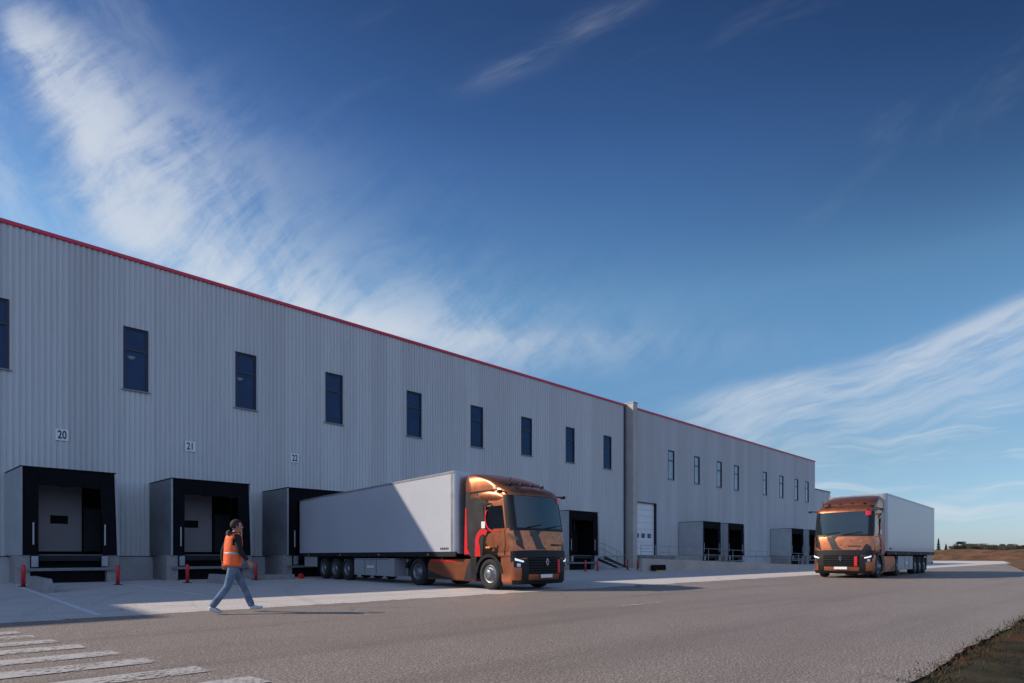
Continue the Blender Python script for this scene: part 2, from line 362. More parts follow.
# ------------------------------------------------------------------ mesh helpers
class MB:
    """collects shapes into one mesh; add() takes the material slot index"""
    def __init__(s): s.bm = bmesh.new()
    def _new(s, verts, faces, mi=0, smooth=False):
        vs = [s.bm.verts.new(v) for v in verts]; fs = []
        for f in faces:
            try:
                q = s.bm.faces.new([vs[i] for i in f]); q.material_index = mi; q.smooth = smooth; fs.append(q)
            except ValueError: pass
        return vs, fs
    def box(s, x0, x1, y0, y1, z0, z1, mi=0, bevel=0.):
        v = [(x, y, z) for x in (x0, x1) for y in (y0, y1) for z in (z0, z1)]
        f = [(0, 1, 3, 2), (4, 6, 7, 5), (0, 4, 5, 1), (2, 3, 7, 6), (0, 2, 6, 4), (1, 5, 7, 3)]
        vs, fs = s._new(v, f, mi)
        if bevel:
            es = list({e for q in fs for e in q.edges})
            r = bmesh.ops.bevel(s.bm, geom=es, offset=bevel, segments=2, affect='EDGES', profile=.6)
            for q in r['faces']: q.material_index = mi
        return s
    def hexa(s, v, mi=0):
        """eight corners: bottom four, top four (same order)"""
        s._new(v, [(3, 2, 1, 0), (4, 5, 6, 7), (0, 1, 5, 4), (1, 2, 6, 5), (2, 3, 7, 6), (3, 0, 4, 7)], mi); return s
    def prism(s, poly, axis, a0, a1, mi=0):
        """poly in the two remaining axes, extruded along axis"""
        def P(p, a):
            q = list(p); q.insert(axis, a); return tuple(q)
        n = len(poly)
        v = [P(p, a0) for p in poly] + [P(p, a1) for p in poly]
        f = [tuple(range(n))[::-1], tuple(range(n, 2 * n))] + [(i, (i + 1) % n, n + (i + 1) % n, n + i) for i in range(n)]
        s._new(v, f, mi); return s
    def tube(s, p0, p1, r0, r1=None, seg=10, mi=0, smooth=True, caps=True):
        p0, p1 = Vector(p0), Vector(p1); r1 = r0 if r1 is None else r1
        d = (p1 - p0).normalized(); u = d.orthogonal().normalized(); w = d.cross(u)
        v = []
        for p, r in ((p0, r0), (p1, r1)):
            for i in range(seg):
                t = 2 * math.pi * i / seg; v.append(p + u * (math.cos(t) * r) + w * (math.sin(t) * r))
        s._new(v, [(i, (i + 1) % seg, seg + (i + 1) % seg, seg + i) for i in range(seg)], mi, smooth)
        if caps: s._new(v, [tuple(range(seg))[::-1], tuple(range(seg, 2 * seg))], mi)
        return s
    def path(s, pts, r, seg=8, mi=0):
        for p, q in zip(pts, pts[1:]): s.tube(p, q, r, seg=seg, mi=mi)
        return s
    def lathe(s, prof, axis_o, axis='y', seg=36, mi=0, smooth=True):
        """prof: (radius, offset along axis) ring list"""
        o = Vector(axis_o); rings = []
        for r, h in prof:
            ring = []
            for i in range(seg):
                t = 2 * math.pi * i / seg; c, q = math.cos(t) * r, math.sin(t) * r
                ring.append(o + (Vector((c, h, q)) if axis == 'y' else Vector((c, q, h))))
            rings.append(ring)
        v = [p for ring in rings for p in ring]; f = []
        for k in range(len(prof) - 1):
            for i in range(seg):
                j = (i + 1) % seg; f.append((k * seg + i, k * seg + j, (k + 1) * seg + j, (k + 1) * seg + i))
        s._new(v, f, mi, smooth); return s
    def grid(s, P, mi=0, smooth=True, skip=None, mi_fn=None):
        n, m = len(P), len(P[0])
        v = [p for row in P for p in row]; f = []; ids = []
        for i in range(n - 1):
            for j in range(m - 1):
                if skip and skip(i, j): continue
                f.append((i * m + j, i * m + j + 1, (i + 1) * m + j + 1, (i + 1) * m + j)); ids.append((i, j))
        vs, fs = s._new(v, f, mi, smooth)
        if mi_fn:
            for q, (i, j) in zip(fs, ids): q.material_index = mi_fn(i, j)
        return s
    XF = None
    def build(s, name, mats, parent=None, merge=0., normals=True):
        if MB.XF is not None: s.bm.transform(MB.XF)
        if merge: bmesh.ops.remove_doubles(s.bm, verts=s.bm.verts, dist=merge)
        if normals: bmesh.ops.recalc_face_normals(s.bm, faces=s.bm.faces)
        me = bpy.data.meshes.new(name); s.bm.to_mesh(me); s.bm.free()
        for m in (mats if isinstance(mats, (list, tuple)) else [mats]): me.materials.append(m)
        o = bpy.data.objects.new(name, me); COL.objects.link(o)
        if parent: o.parent = parent
        return o

def thing(name, label, cat, loc=(0, 0, 0), rz=0., group=None):
    o = bpy.data.objects.new(name, None); COL.objects.link(o); o.location = loc; o.rotation_euler = (0, 0, rz)
    o.empty_display_size = .3
    return tag(o, label, cat, group)
def tag(o, label, cat, group=None):
    o['label'] = label; o['category'] = cat
    if group: o['group'] = group
    return o
def struct(o): o['kind'] = 'structure'; return o
def copy_tree(o, parent=None):
    c = o.copy(); COL.objects.link(c); c.parent = parent
    for ch in o.children: copy_tree(ch, c)
    return c
def text_mesh(body, size, depth, name, m, parent, loc, rot, xs=1.):
    cu = bpy.data.curves.new(name, 'FONT'); cu.body = body; cu.size = size; cu.extrude = depth; cu.align_x = 'CENTER'; cu.align_y = 'CENTER'
    cu.resolution_u = 3; cu.offset = size * .022
    t = bpy.data.objects.new(name, cu); COL.objects.link(t)
    me = bpy.data.meshes.new_from_object(t.evaluated_get(bpy.context.evaluated_depsgraph_get()))
    bpy.data.objects.remove(t); me.name = name
    me.materials.clear(); me.materials.append(m)
    o = bpy.data.objects.new(name, me); COL.objects.link(o); o.parent = parent; o.location = loc; o.rotation_euler = rot; o.scale = (xs, 1, 1)
    return o

# ------------------------------------------------------------------ ground
def sheet(name, poly, z, m):
    b = MB(); b._new([(x, y, z) for x, y in poly], [tuple(range(len(poly)))]); return struct(b.build(name, m))
PAD = [(-90, 120), (-90, -31.25), (40, -31.25), (56, -27.2), (168, -12.2), (168, 120)]
sheet('ground', [(-3500, -3500), (3500, -3500), (3500, 3500), (-3500, 3500)], -.06, MT['soil'])
# asphalt with a slightly ragged edge along the verge
rag = [(-90, 120), (-90, -31.25)]
x = -10.
while x < 40:
    rag.append((x, -31.25 + random.uniform(-.03, .03) + .03 * math.sin(x * .9))); x += random.uniform(.15, .4)
sheet('road', rag + PAD[2:], 0, MT['asphalt'])
sheet('apron', [(-90, 0.2), (-90, -20.05), (167, -20.05), (167, 0.2)], .004, MT['concrete_apron'])
def seg_dist(p, a, b):
    ax, ay = a; bx, by = b; t = ((p[0] - ax) * (bx - ax) + (p[1] - ay) * (by - ay)) / ((bx - ax) ** 2 + (by - ay) ** 2)
    t = max(0, min(1, t)); return math.hypot(p[0] - ax - t * (bx - ax), p[1] - ay - t * (by - ay))
def in_pad(x, y):
    c = False; n = len(PAD)
    for i in range(n):
        (x1, y1), (x2, y2) = PAD[i], PAD[(i + 1) % n]
        if (y1 > y) != (y2 > y) and x < (x2 - x1) * (y - y1) / (y2 - y1) + x1: c = not c
    return c
def hgt(x, y):
    if in_pad(x, y): return -.05
    d = min(seg_dist((x, y), PAD[i], PAD[i + 1]) for i in range(len(PAD) - 1))
    k = min(1, max(0, (x - 38) / 40)); t = min(1, d / 14); t = t * t * (3 - 2 * t)
    n = .35 * math.sin(x * .11 + y * .07) + .25 * math.sin(x * .31 - y * .23) + .12 * math.sin(x * .9 + y * 1.1)
    return max(-.045, -.03 + k * t * (2.2 + n)) + random.uniform(-.02, .03)
fx = [-60, -20] + [0 + 2 * i for i in range(60)] + [120 + 3 * i for i in range(30)] + [212 + 12 * i for i in range(16)]
fy = [-300, -240, -190, -150, -125, -105, -90] + [-80 + 2.5 * i for i in range(40)] + [22 + 8 * i for i in range(16)]
g = MB(); g.grid([[(x, y, hgt(x, y)) for y in fy] for x in fx], smooth=True, skip=lambda i, j: all(in_pad(fx[i + k], fy[j + l]) for k in (0, 1) for l in (0, 1)))
struct(g.build('field', MT['soil']))
g = MB(); ax = [-10 + .35 * i for i in range(115)]; ay = [-31.0, -31.25, -31.5, -31.9, -32.4, -33., -33.8, -35, -37, -40]
g.grid([[(x, y, (-.04 if y > -31.3 else .015) + random.uniform(-.012, .02) * (y < -31.2)) for y in ay] for x in ax])
struct(g.build('verge', MT['verge']))
# grass blades on the verge
g = MB(); V = []; F = []
for i in range(30000):
    x = random.uniform(3.5, 26); y = -31.22 - abs(random.gauss(0, 1.6)) + .06 * random.gauss(0, 1)
    if x < 5 and y < -33: continue
    h = random.uniform(.015, .05) * (1.6 if random.random() < .1 else 1); w = random.uniform(.003, .008); t = random.uniform(0, 6.28)
    lx, ly = random.gauss(0, .03), random.gauss(0, .03); n = len(V)
    V += [(x - w * math.cos(t), y - w * math.sin(t), .0), (x + w * math.cos(t), y + w * math.sin(t), .0), (x + lx, y + ly, h)]
    F.append((n, n + 1, n + 2))
me = bpy.data.meshes.new('grass'); me.from_pydata(V, [], F); me.materials.append(MT['grass'])
go = bpy.data.objects.new('grass', me); COL.objects.link(go); go['kind'] = 'stuff'
tag(go, 'dark short grass with reddish dry tufts along the road edge', 'grass')

# road markings
def marking(name, pts, m, z, label, cat, group=None):
    b = MB(); b._new([(x, y, z) for x, y in pts], [tuple(range(len(pts)))])
    return struct(b.build(name, m))
ends = [(.90, -21.50), (1.02, -22.20), (1.15, -22.95), (1.32, -23.72), (1.52, -24.58), (1.68, -25.42), (1.9, -26.32), (2.1, -27.2), (2.25, -28.0)]
for (u, y) in ends:
    marking('crosswalk_stripe', [(-3.2, y + .19), (-3.2, y - .19), (u + random.uniform(-.03, .03), y - .20), (u - .03, y + .19)], MT['crossing'], .0085, '', '')
for u, y0, y1 in ((2.2, -4.6, -19.4), (5.45, -5.2, -14.6), (7.9, -7., -13.), (17.4, -6., -18.5), (20.6, -6., -18.5), (33.4, -5., -14), (-3., -5, -18)):
    marking('parking_line', [(u - .06, y0), (u + .06, y0), (u + .06, y1), (u - .06, y1)], MT['line'], .009, '', '')
marking('lane_dash', [(10.75, -24.72), (10.75, -24.86), (12.3, -24.96), (12.3, -24.82)], MT['crossing'], .0085, '', '')

# ------------------------------------------------------------------ warehouse
H = 15.1; XL = -18.3; XR = 93.45; DEPTH = 62.
wh = thing('warehouse', 'long grey corrugated warehouse with red roof edge and narrow windows', 'warehouse', (0, 0, 0))
WIN = [(1.25, 2.25), (6.39, 7.34), (11.4, 12.4), (16.43, 17.45), (22.05, 23.12), (27.45, 28.5), (32.52, 33.56), (37.66, 38.68), (42.79, 43.81),
       (53.35, 54.45), (58.55, 59.6), (63.5, 64.6), (67.75, 68.85), (75.6, 76.7), (80.8, 81.9), (85.9, 87.0), (89.8, 90.9)]
WZ = (8.88, 11.77)
DOOR = (47.40, 51.1, 1.2, 6.2)
opens = [(a_, b_, WZ[0], WZ[1]) for a_, b_ in WIN] + [DOOR]
def ribbed(u0, u1, z0, z1, opens, pitch=.21, depth=.044):
    """trapezoid profile sheet with openings cut out; groove goes inwards (+y)"""
    pts = []; u = u0
    while u < u1:
        for du, dy in ((0, 0), (.105, 0), (.135, depth), (.18, depth)): pts.append((u + du, dy))
        u += pitch
    cuts = sorted({c for o in opens for c in o[:2] if u0 < c < u1} | {u0, u1})
    def yat(x):
        for (a0, ya), (a1, yb) in zip(pts, pts[1:]):
            if a0 <= x <= a1: return ya + (yb - ya) * ((x - a0) / (a1 - a0) if a1 > a0 else 0)
        return 0.
    pts = sorted([p for p in pts if u0 < p[0] < u1 and all(abs(p[0] - c) > .004 for c in cuts)] + [(c, yat(c)) for c in cuts])
    b = MB()
    for (a0, ya), (a1, yb) in zip(pts, pts[1:]):
        mid = (a0 + a1) / 2; spans = [(z0, z1)]
        for o in opens:
            if o[0] < mid < o[1]:
                spans = [sp for s0, s1 in spans for sp in ((s0, min(s1, o[2])), (max(s0, o[3]), s1)) if sp[1] - sp[0] > 1e-4]
        for s0, s1 in spans: b._new([(a0, ya, s0), (a1, yb, s0), (a1, yb, s1), (a0, ya, s1)], [(0, 1, 2, 3)])
    return b
ribbed(XL, 46.08, 1.1, H - .16, opens).build('wall', MT['cladding'], wh, normals=False)
b = ribbed(46.77, XR, 1.1, H - .16, opens)
# end walls and back
b.box(XR - .2, XR - .002, .06, DEPTH, 0, H - .2); b.box(XL, XL + .2, .06, DEPTH, 0, H - .2); b.box(XL, XR, DEPTH, DEPTH + .2, 0, H - .2)
b.build('wall', MT['cladding_dim'], wh, normals=False)
# backing behind the cladding so that no light leaks in (openings left free)
b = MB(); xs = XL
for a_, b_, z0, z1 in sorted(opens):
    b.box(xs, a_, .12, .16, 0, H - .2); b.box(a_, b_, .12, .16, 0, z0 - .02); b.box(a_, b_, .12, .16, z1 + .02, H - .2); xs = b_
b.box(xs, XR - .21, .12, .16, 0, H - .2); b.build('inner_wall', MT['dark'], wh)
MB().box(XL, 46.1, -.045, .11, 0, 1.095).box(46.76, 47.40, -.045, .11, 0, 1.095).box(51.1, XR, -.045, .11, 0, 1.095).box(47.40, 51.1, -.045, .35, 0, 1.19).build('plinth', MT['plinth'], wh)
b = MB(); b.box(XL, XR, -.062, -.046, 1.06, 1.10); b.build('drip_edge', MT['frame'], wh)
MB().box(XL + .2, XR - .2, .2, DEPTH, H - .75, H - .5).build('roof', MT['roof'], wh)
MB().box(XL, 46.08, -.07, .45, H - .16, H, bevel=.01).box(46.77, XR + .02, -.07, .45, H - .16, H, bevel=.01).build('roof_trim', MT['red_trim'], wh)
MB().box(46.1, 46.75, -.80, .1, 0, H + .05).build('pillar', MT['pillar'], wh)
MB().box(46.06, 46.79, -.84, .12, H + .05, H + .13).build('pillar_cap', MT['sill'], wh)
MB().box(-60, XL - .01, -.05, DEPTH, 0, 18.72).build('high_bay', MT['cladding'], wh)
MB().tube((45.75, -.12, .1), (45.75, -.12, H - .2), .075).build('downpipe', MT['frame'], wh)
BLIND = {1: (0, .30), 2: (.05, .42), 3: (0, .18), 4: (1.9, 2.6), 6: (.0, .9), 7: (1.95, 2.6)}
def window(u0, u1, far, i):
    z0, z1 = WZ; t = .07; b = MB()
    y0, y1 = (.03, .11)
    b.box(u0, u0 + t, y0, y1, z0, z1).box(u1 - t, u1, y0, y1, z0, z1).box(u0 + t, u1 - t, y0, y1, z0, z0 + t).box(u0 + t, u1 - t, y0, y1, z1 - t, z1)
    zm = z0 + (z1 - z0) * .655; b.box(u0 + t, u1 - t, y0 - .006, y1, zm - .05, zm + .05)
    # reveal flashing round the opening
    b.box(u0 - .035, u0, -.03, .11, z0, z1 + .035).box(u1, u1 + .035, -.03, .11, z0, z1 + .035).box(u0, u1, -.03, .11, z1, z1 + .035)
    w = b.build('window', MT['frame'], wh)
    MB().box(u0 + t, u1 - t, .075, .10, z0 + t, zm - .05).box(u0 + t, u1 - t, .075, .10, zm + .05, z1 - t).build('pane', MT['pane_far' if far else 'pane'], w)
    MB().box(u0 - .12, u1 + .12, -.09, .10, z0 - .05, z0 - .003).build('sill', MT['sill'], w)
    if not far and BLIND.get(i) is not None:
        lo_, hi_ = BLIND[i]; b = MB(); k = z0 + .08 + lo_
        while k < z0 + .08 + hi_: b.box(u0 + t + .01, u1 - t - .01, .135, .145, k, k + .055); k += .075
        b.box(u0 + t + .03, u0 + t + .045, .145, .15, z0 + .08 + lo_, z0 + .08 + hi_); b.build('blind', MT['blind'], w)
    if i in (1, 2):
        MB().lathe([(.001, 0), (.06, .01), (.15, .09), (.16, .11), (.001, .12)], (u0 + .42, .62, z0 + 1.62), 'z', 14).build('hall_lamp', MT['hall_lamp'], w)
for i, (u0, u1) in enumerate(WIN): window(u0, u1, i > 8, i)
# sectional door at the head of the ramp
u0, u1, z0, z1 = DOOR
b = MB(); n = 8
for k in range(n):
    za = z0 + (z1 - z0) * k / n; zb = z0 + (z1 - z0) * (k + 1) / n
    b.box(u0 + .02, u1 - .02, .22, .28, za + .008, zb - .008, bevel=.008)
sd = b.build('sectional_door', MT['door_white'], wh)
for k in range(3):
    c = u0 + .80 + k * 1.02; zc = z0 + 1.86
    MB().box(c - .29, c + .29, .205, .218, zc - .22, zc + .22, bevel=.004).build('door_window', MT['pane'], sd)
MB().box(u0 - .06, u0 - .0, -.05, .34, z0, z1 + .06).box(u1, u1 + .06, -.05, .34, z0, z1 + .06).box(u0, u1, -.05, .34, z1, z1 + .06).build('door_frame', MT['frame'], wh)

# number signs
for txt, u, z, l in (('20', 4.06, 6.40, 'white square plate reading 20, leftmost, above the first dock'), ('21', 9.2, 6.55, 'white square plate reading 21 above the dock the man walks past'), ('22', 14.55, 6.57, 'white square plate reading 22 above the rear of the docked trailer')):
    t = thing('number_sign', l, 'sign', (u, -.012, z), 0, 'dock number signs')
    MB().box(-.23, .23, -.03, 0, -.25, .25, bevel=.006).build('sign_plate', MT['sign'], t)
    text_mesh(txt, .50, .003, 'sign_number', MT['ink'], t, (0, -.034, -.01), (R(90), 0, 0), .66)

# ------------------------------------------------------------------ loading docks
def dock(u0, w, label, occupied=False, detail=True, depth=2.45, top=4.58, side='shelter_clad'):
    """u0: left edge of the front; w: width. local frame: x along the wall, y=0 at the wall"""
    t = thing('loading_dock', label, 'loading dock', (u0, -.065, 0), 0, 'loading docks with black shelters along the facade')
    D_ = -depth; zb = 1.14
    lean = .10
    # side walls and roof of the shelter box
    MB().hexa([(-.30, 0, zb), (0, D_, zb), (.05, D_, zb), (-.24, 0, zb), (-.30, 0, top - .06), (0, D_, top), (.05, D_, top), (-.24, 0, top - .06)]).build('side_wall', MT[side], t)
    MB().hexa([(w - .05 + lean, 0, zb), (w - .05 + lean, D_, zb), (w + lean, D_, zb), (w + lean, 0, zb), (w - .05, 0, top - .06), (w - .05, D_, top), (w, D_, top), (w, 0, top - .06)]).build('side_wall', MT[side], t)
    MB().hexa([(-.30, 0, top - .055), (0, D_, top + .004), (w, D_, top + .004), (w, 0, top - .055), (-.32, 0, top - .01), (-.02, D_ - .05, top + .05), (w + .02, D_ - .05, top + .05), (w + .02, 0, top - .01)]).build('roof', MT['dark'], t)
    # pale edge strips of the front
    MB().box(-.02, .05, D_ - .045, D_ - .004, zb, top).build('edge_strip', MT['edge'], t)
    b = MB(); b.hexa([(w - .05 + lean, D_ - .045, zb), (w + .025 + lean, D_ - .045, zb), (w + .025 + lean, D_ - .004, zb), (w - .05 + lean, D_ - .004, zb), (w - .055, D_ - .045, top - .2), (w + .02, D_ - .045, top - .2), (w + .02, D_ - .004, top - .2), (w - .055, D_ - .004, top - .2)])
    b.build('edge_strip', MT['edge'], t)
    # header and side curtains, sagging a little
    hw = .50
    n = 14; P = []
    for i in range(n + 1):
        uu = .06 + (w - .12) * i / n
        P.append([(uu, D_ + .02 + .03 * math.sin(i * 2.1), top - .02), (uu, D_ + .05 + .04 * math.sin(i * 1.7), top - .36), (uu, D_ + .10 + .05 * math.sin(i * 2.3), top - .66 - .03 * math.sin(i * 1.3))])
    q = MB(); q.grid(P); q.build('header_curtain', MT['curtain'], t, normals=False)
    for sx, sgn in ((.06, 1), (w - .06, -1)):
        P = []
        for i in range(7):
            uu = sx + sgn * hw * i / 6
            ln = lean * (sgn < 0)
            P.append([(uu + ln * (1 - k / 8), D_ + .03 + .035 * i / 6 + .02 * math.sin(i * 2.2 + k), zb + (top - zb - .05) * k / 8) for k in range(9)])
        q = MB(); q.grid(P); q.build('side_curtain', MT['curtain'], t, normals=False)
        if detail: MB().box(sx + sgn * .33 - .025, sx + sgn * .33 + .025, D_ - .012, D_ + .008, 1.55, 2.42).build('guide_stripe', MT['white_mark'], t)
    # inside: floor, black sheets added as painted shade, door
    b = MB(); b.box(.05, w - .05 + lean, D_ + .25, -.02, .98, 1.16); b.build('platform', MT['leveller'], t)
    for xx in (.055, w - .09): MB().hexa([(xx, D_ + .12, zb + .03), (xx + .03, D_ + .12, zb + .03), (xx + .03, -.06, zb + .03), (xx, -.06, zb + .03), (xx, D_ + .12, top - .05), (xx + .03, D_ + .12, top - .05), (xx + .03, -.06, top - .12), (xx, -.06, top - .12)]).build('side_shade', MT['curtain'], t)
    MB().box(.10, w - .10, -.05, -.012, 1.17, top - .1).build('back_shade', MT['curtain'], t)
    if not occupied:
        dr = MB().box(.72, w * .5 + .72, -.11, -.055, 1.30, 4.15, bevel=.01).build('dock_door', MT['door_panel'], t)
        MB().box(1.18, 1.80, -.122, -.111, 2.50, 2.86).build('door_window', MT['black'], dr)
        MB().box(w * .5 + .76, w - .2, -.5, -.055, 1.30, 3.2).box(w * .5 + .76, w - .2, -.52, -.055, 2.28, 2.33).build('control_cabinet', MT['dark'], t)
    # pod below: concrete cheeks, crossbeam, bumpers, dark pit
    MB().box(-.16, .30, D_ + .12, 0, 0, zb - .004).build('cheek_wall', MT['concrete'], t)
    MB().box(w - .30, w + .12, D_ + .12, 0, 0, zb - .004).build('cheek_wall', MT['concrete'], t)
    MB().box(.31, w - .31, D_ + .5, -.05, .0, .975).build('pit_lining', MT['black'], t)
    MB().box(.05, w - .05, D_ - .06, D_ + .11, .50, .62, bevel=.01).build('crossbeam', MT['leveller'], t)
    MB().box(.34, w - .34, D_ + .05, D_ + .22, .90, .945).box(.34, w - .34, D_ + .15, D_ + .24, .948, 1.13).build('leveller_lip', MT['dark'], t)
    for xx in (.32, w - .52): MB().box(xx, xx + .22, D_ - .09, D_ + .02, .66, 1.10, bevel=.02).build('bumper', MT['steel'], t)
    return t
dock(2.45, 3.15, 'open black dock shelter under the plate reading 20, nothing parked in it')
dock(7.72, 3.45, 'open black dock shelter under the plate reading 21, behind the walking man', side='shelter_dark')
dock(13.05, 3.65, 'dock shelter under the plate reading 22 with a grey trailer backed into it', occupied=True, side='shelter_dark')
dock(35.0, 3.7, 'empty black dock shelter beside the metal stairs, right of the docked copper truck', detail=True)
dock(55.6, 3.9, 'black dock shelter nearest the white sectional door, its grey side wall in full view', occupied=True)
dock(60.95, 3.9, 'black dock shelter just past the first one right of the white sectional door', occupied=True)
dock(78.1, 4.1, 'distant black dock shelter with grey side wall, left of the oncoming truck', occupied=True)
dock(83.9, 3.9, 'farthest black dock shelter, half hidden by the oncoming copper truck', occupied=True)

# dark stair side walls near dock, bollards, kerbs
def bollard(u, y, h, label):
    t = thing('bollard', label, 'bollard', (u, y, .006), 0, 'red steel bollards along the docks')
    MB().lathe([(0.001, 0), (.064, 0), (.064, h - .04), (.052, h - .008), (.02, h), (.001, h)], (0, 0, 0), 'z', 18).build('post', MT['bollard'], t)
    MB().box(-.13, .13, -.13, .13, 0, .02).build('base_plate', MT['dark'], t)
bollard(2.3, -5.25, .78, 'red bollard at the end of the concrete wheel guide, left dock')
bollard(5.05, -5.8, .76, 'red bollard standing alone between docks 20 and 21')
bollard(7.45, -5.85, .76, 'red bollard at the near corner of the dock under plate 21')
bollard(10.55, -4.9, .78, 'red bollard just right of the walking man')
bollard(33.3, -5.6, .8, 'red bollard close behind the front of the docked truck')
bollard(35.2, -5.2, .8, 'red bollard in front of the dock beside the metal stairs')
bollard(39.4, -4.9, .8, 'red bollard at the foot of the metal stairs')
bollard(41.2, -4.6, .8, 'rightmost red bollard, in front of the concrete pillar')

def wheel_guide(u, y0, y1, h, w, label):
    t = thing('wheel_guide', label, 'kerb block', (u, y0, .005), 0, 'concrete wheel guides in front of the docks')
    L = y1 - y0
    b = MB(); b.hexa([(-w, 0, 0), (w, 0, 0), (w, L, 0), (-w, L, 0), (-w * .7, -.12, h), (w * .7, -.12, h), (w * .7, L + .25, h), (-w * .7, L + .25, h)])
    b.build('block', MT['concrete'], t)
wheel_guide(2.48, -5.9, -10.2, .40, .14, 'low concrete wheel guide running out from the dock under plate 20')
wheel_guide(8.25, -6.1, -9.6, .36, .14, 'low concrete wheel guide behind the legs of the walking man')
MB2 = MB().box(-.9, .9, -.45, .45, 0, .22, bevel=.02)
k = MB2.build('kerb_block', MT['concrete'], None); k.location = (11.55, -4.3, .005); tag(k, 'flat pale concrete block left of the docked trailer', 'kerb block')
def chock(u, y, rz, label):
    t = thing('wheel_chock', label, 'wheel chock', (u, y, .006), rz, 'wheel chocks')
    MB().prism([(-.15, .03), (.15, .03), (.04, .24), (-.04, .27)], 1, -.10, .10).build('wedge', MT['bollard'], t)
    MB().box(-.20, .20, -.13, .13, 0, .035).build('base', MT['yellow'], t)
chock(12.55, -5.2, .3, 'small red and yellow wheel chock beside the docked trailer')

# metal stairs beside the dock, landing against the facade
t = thing('staircase', 'grey metal stairs with handrails beside the pillar', 'stairs', (39.9, -2.2, 0), 0)
L = 3.4; hh = 1.12
MB().box(-1.2, 0, 0, 1.1, hh - .08, hh).build('landing', MT['steel'], t)
for yy in (-.04, 1.1):
    MB().hexa([(0, yy, hh - .26), (L, yy, -.0), (L, yy + .04, 0), (0, yy + .04, hh - .26), (0, yy, hh), (L, yy, .14), (L, yy + .04, .14), (0, yy + .04, hh)]).build('stringer', MT['dark'], t)
for k in range(6):
    x = L * (k + .5) / 6; z = hh * (1 - (k + 1) / 7); MB().box(x - .16, x + .16, 0, 1.1, z - .04, z).build('tread', MT['dark'], t)
for yy in (-.02, 1.12):
    b = MB(); b.path([(-1.2, yy, hh + 1.0), (0, yy, hh + 1.0), (L, yy, 1.0), (L, yy, .02)], .025); b.path([(-1.2, yy, hh + .5), (0, yy, hh + .5), (L, yy, .5)], .018)
    b.tube((-1.2, yy, hh), (-1.2, yy, hh + 1.0), .025); b.tube((0, yy, hh - .1), (0, yy, hh + 1.0), .025); b.tube((L / 2, yy, hh / 2), (L / 2, yy, hh / 2 + 1.0), .022)
    b.build('handrail', MT['steel'], t)

# ramp wall with railing
t = thing('ramp', 'low sloping concrete ramp wall below the white sectional door', 'ramp', (0, 0, 0))
A = Vector((36.2, -8.4)); B = Vector((54.5, -13.2)); dv = (B - A).normalized(); nv = Vector((-dv.y, dv.x))
def rp(s, o, z): q = A + dv * s + nv * o; return (q.x, q.y, z)
LR = (B - A).length
b = MB(); b.hexa([rp(0, 0, 0), rp(LR, 0, 0), rp(LR, .3, 0), rp(0, .3, 0), rp(0, 0, .93), rp(LR, 0, .32), rp(LR, .3, .32), rp(0, .3, .93)]); b.build('retaining_wall', MT['pillar'], t)
b = MB(); b._new([(47.2, -.06, 1.185), (51.6, -.06, 1.185), (51.6, -4.4, 1.1), (47.2, -4.4, 1.1), (47.2, -.06, 0), (51.6, -.06, 0), (51.6, -4.4, 0), (47.2, -4.4, 0)], [(0, 1, 2, 3), (3, 2, 6, 7), (0, 3, 7, 4), (1, 5, 6, 2)]); b.build('door_platform', MT['concrete'], t)
t2 = thing('railing', 'thin grey steel railing along the top of the ramp wall', 'railing', (0, 0, 0))
for s_ in [i * LR / 14 for i in range(15)]:
    z = .93 - .61 * s_ / LR; p = rp(s_, .15, z); MB().tube(p, (p[0], p[1], z + .95), .020).build('post', MT['steel'], t2)
b = MB()
for dz in (.95, .5): b.tube(rp(0, .15, .93 + dz), rp(LR, .15, .32 + dz), .018)
b.build('rail', MT['steel'], t2)
t = thing('buffer_block', 'dark rubber buffer block with yellow foot against the ramp wall', 'buffer', (37.4, -8.95, .006), math.atan2(dv.y, dv.x))
MB().box(-.62, .62, -.12, .12, .08, .46, bevel=.03).build('block', MT['black'], t)
MB().box(-.28, .28, -.16, .16, 0, .07).build('foot', MT['yellow'], t)

# annex beyond
ax_ = thing('annex', 'lower grey annex just past the far corner of the warehouse', 'building', (0, 0, 0))
b = ribbed(XR + .05, 99.8, 0, 10.9, []); b.box(XR + .05, 99.8, .06, 40, 0, 10.88); b.build('wall', MT['cladding'], ax_, normals=False)
MB().box(XR + .05, 99.85, -.06, .3, 10.9, 11.05).build('roof_trim', MT['frame'], ax_)


# ------------------------------------------------------------------ trucks
# local frame: +x forward (front bumper at x = 0), +y the driver's left, z up
LEV = [  # z, front x, half width, corner radius, bow of the front, rear x
    (1.06, .00, 1.235, .34, .10, -2.30), (1.28, -.01, 1.240, .34, .10, -2.30), (1.60, -.035, 1.245, .34, .10, -2.30), (1.90, -.07, 1.245, .34, .10, -2.30),
    (1.97, -.09, 1.243, .34, .10, -2.30), (2.35, -.160, 1.238, .335, .10, -2.30), (2.70, -.225, 1.230, .33, .10, -2.30), (3.03, -.286, 1.215, .33, .10, -2.30),
    (3.12, -.32, 1.205, .33, .10, -2.30), (3.26, -.46, 1.17, .36, .10, -2.30), (3.36, -.68, 1.12, .40, .10, -2.30), (3.42, -1.05, 1.04, .42, .08, -2.30), (3.44, -1.4, .8, .40, .05, -2.30)]
BUM = [(.20, -.10, 1.18, .30, .08, -.74), (.30, -.02, 1.22, .32, .10, -.76), (.50, .02, 1.24, .34, .10, -.77), (.80, .02, 1.245, .34, .10, -.78), (1.05, .005, 1.238, .34, .10, -.79)]
def lerp_lev(L, z):
    if z <= L[0][0]: return L[0]
    for p, q in zip(L, L[1:]):
        if z <= q[0]:
            k = (z - p[0]) / (q[0] - p[0]); return tuple(u + (v - u) * k for u, v in zip(p, q))
    return L[-1]
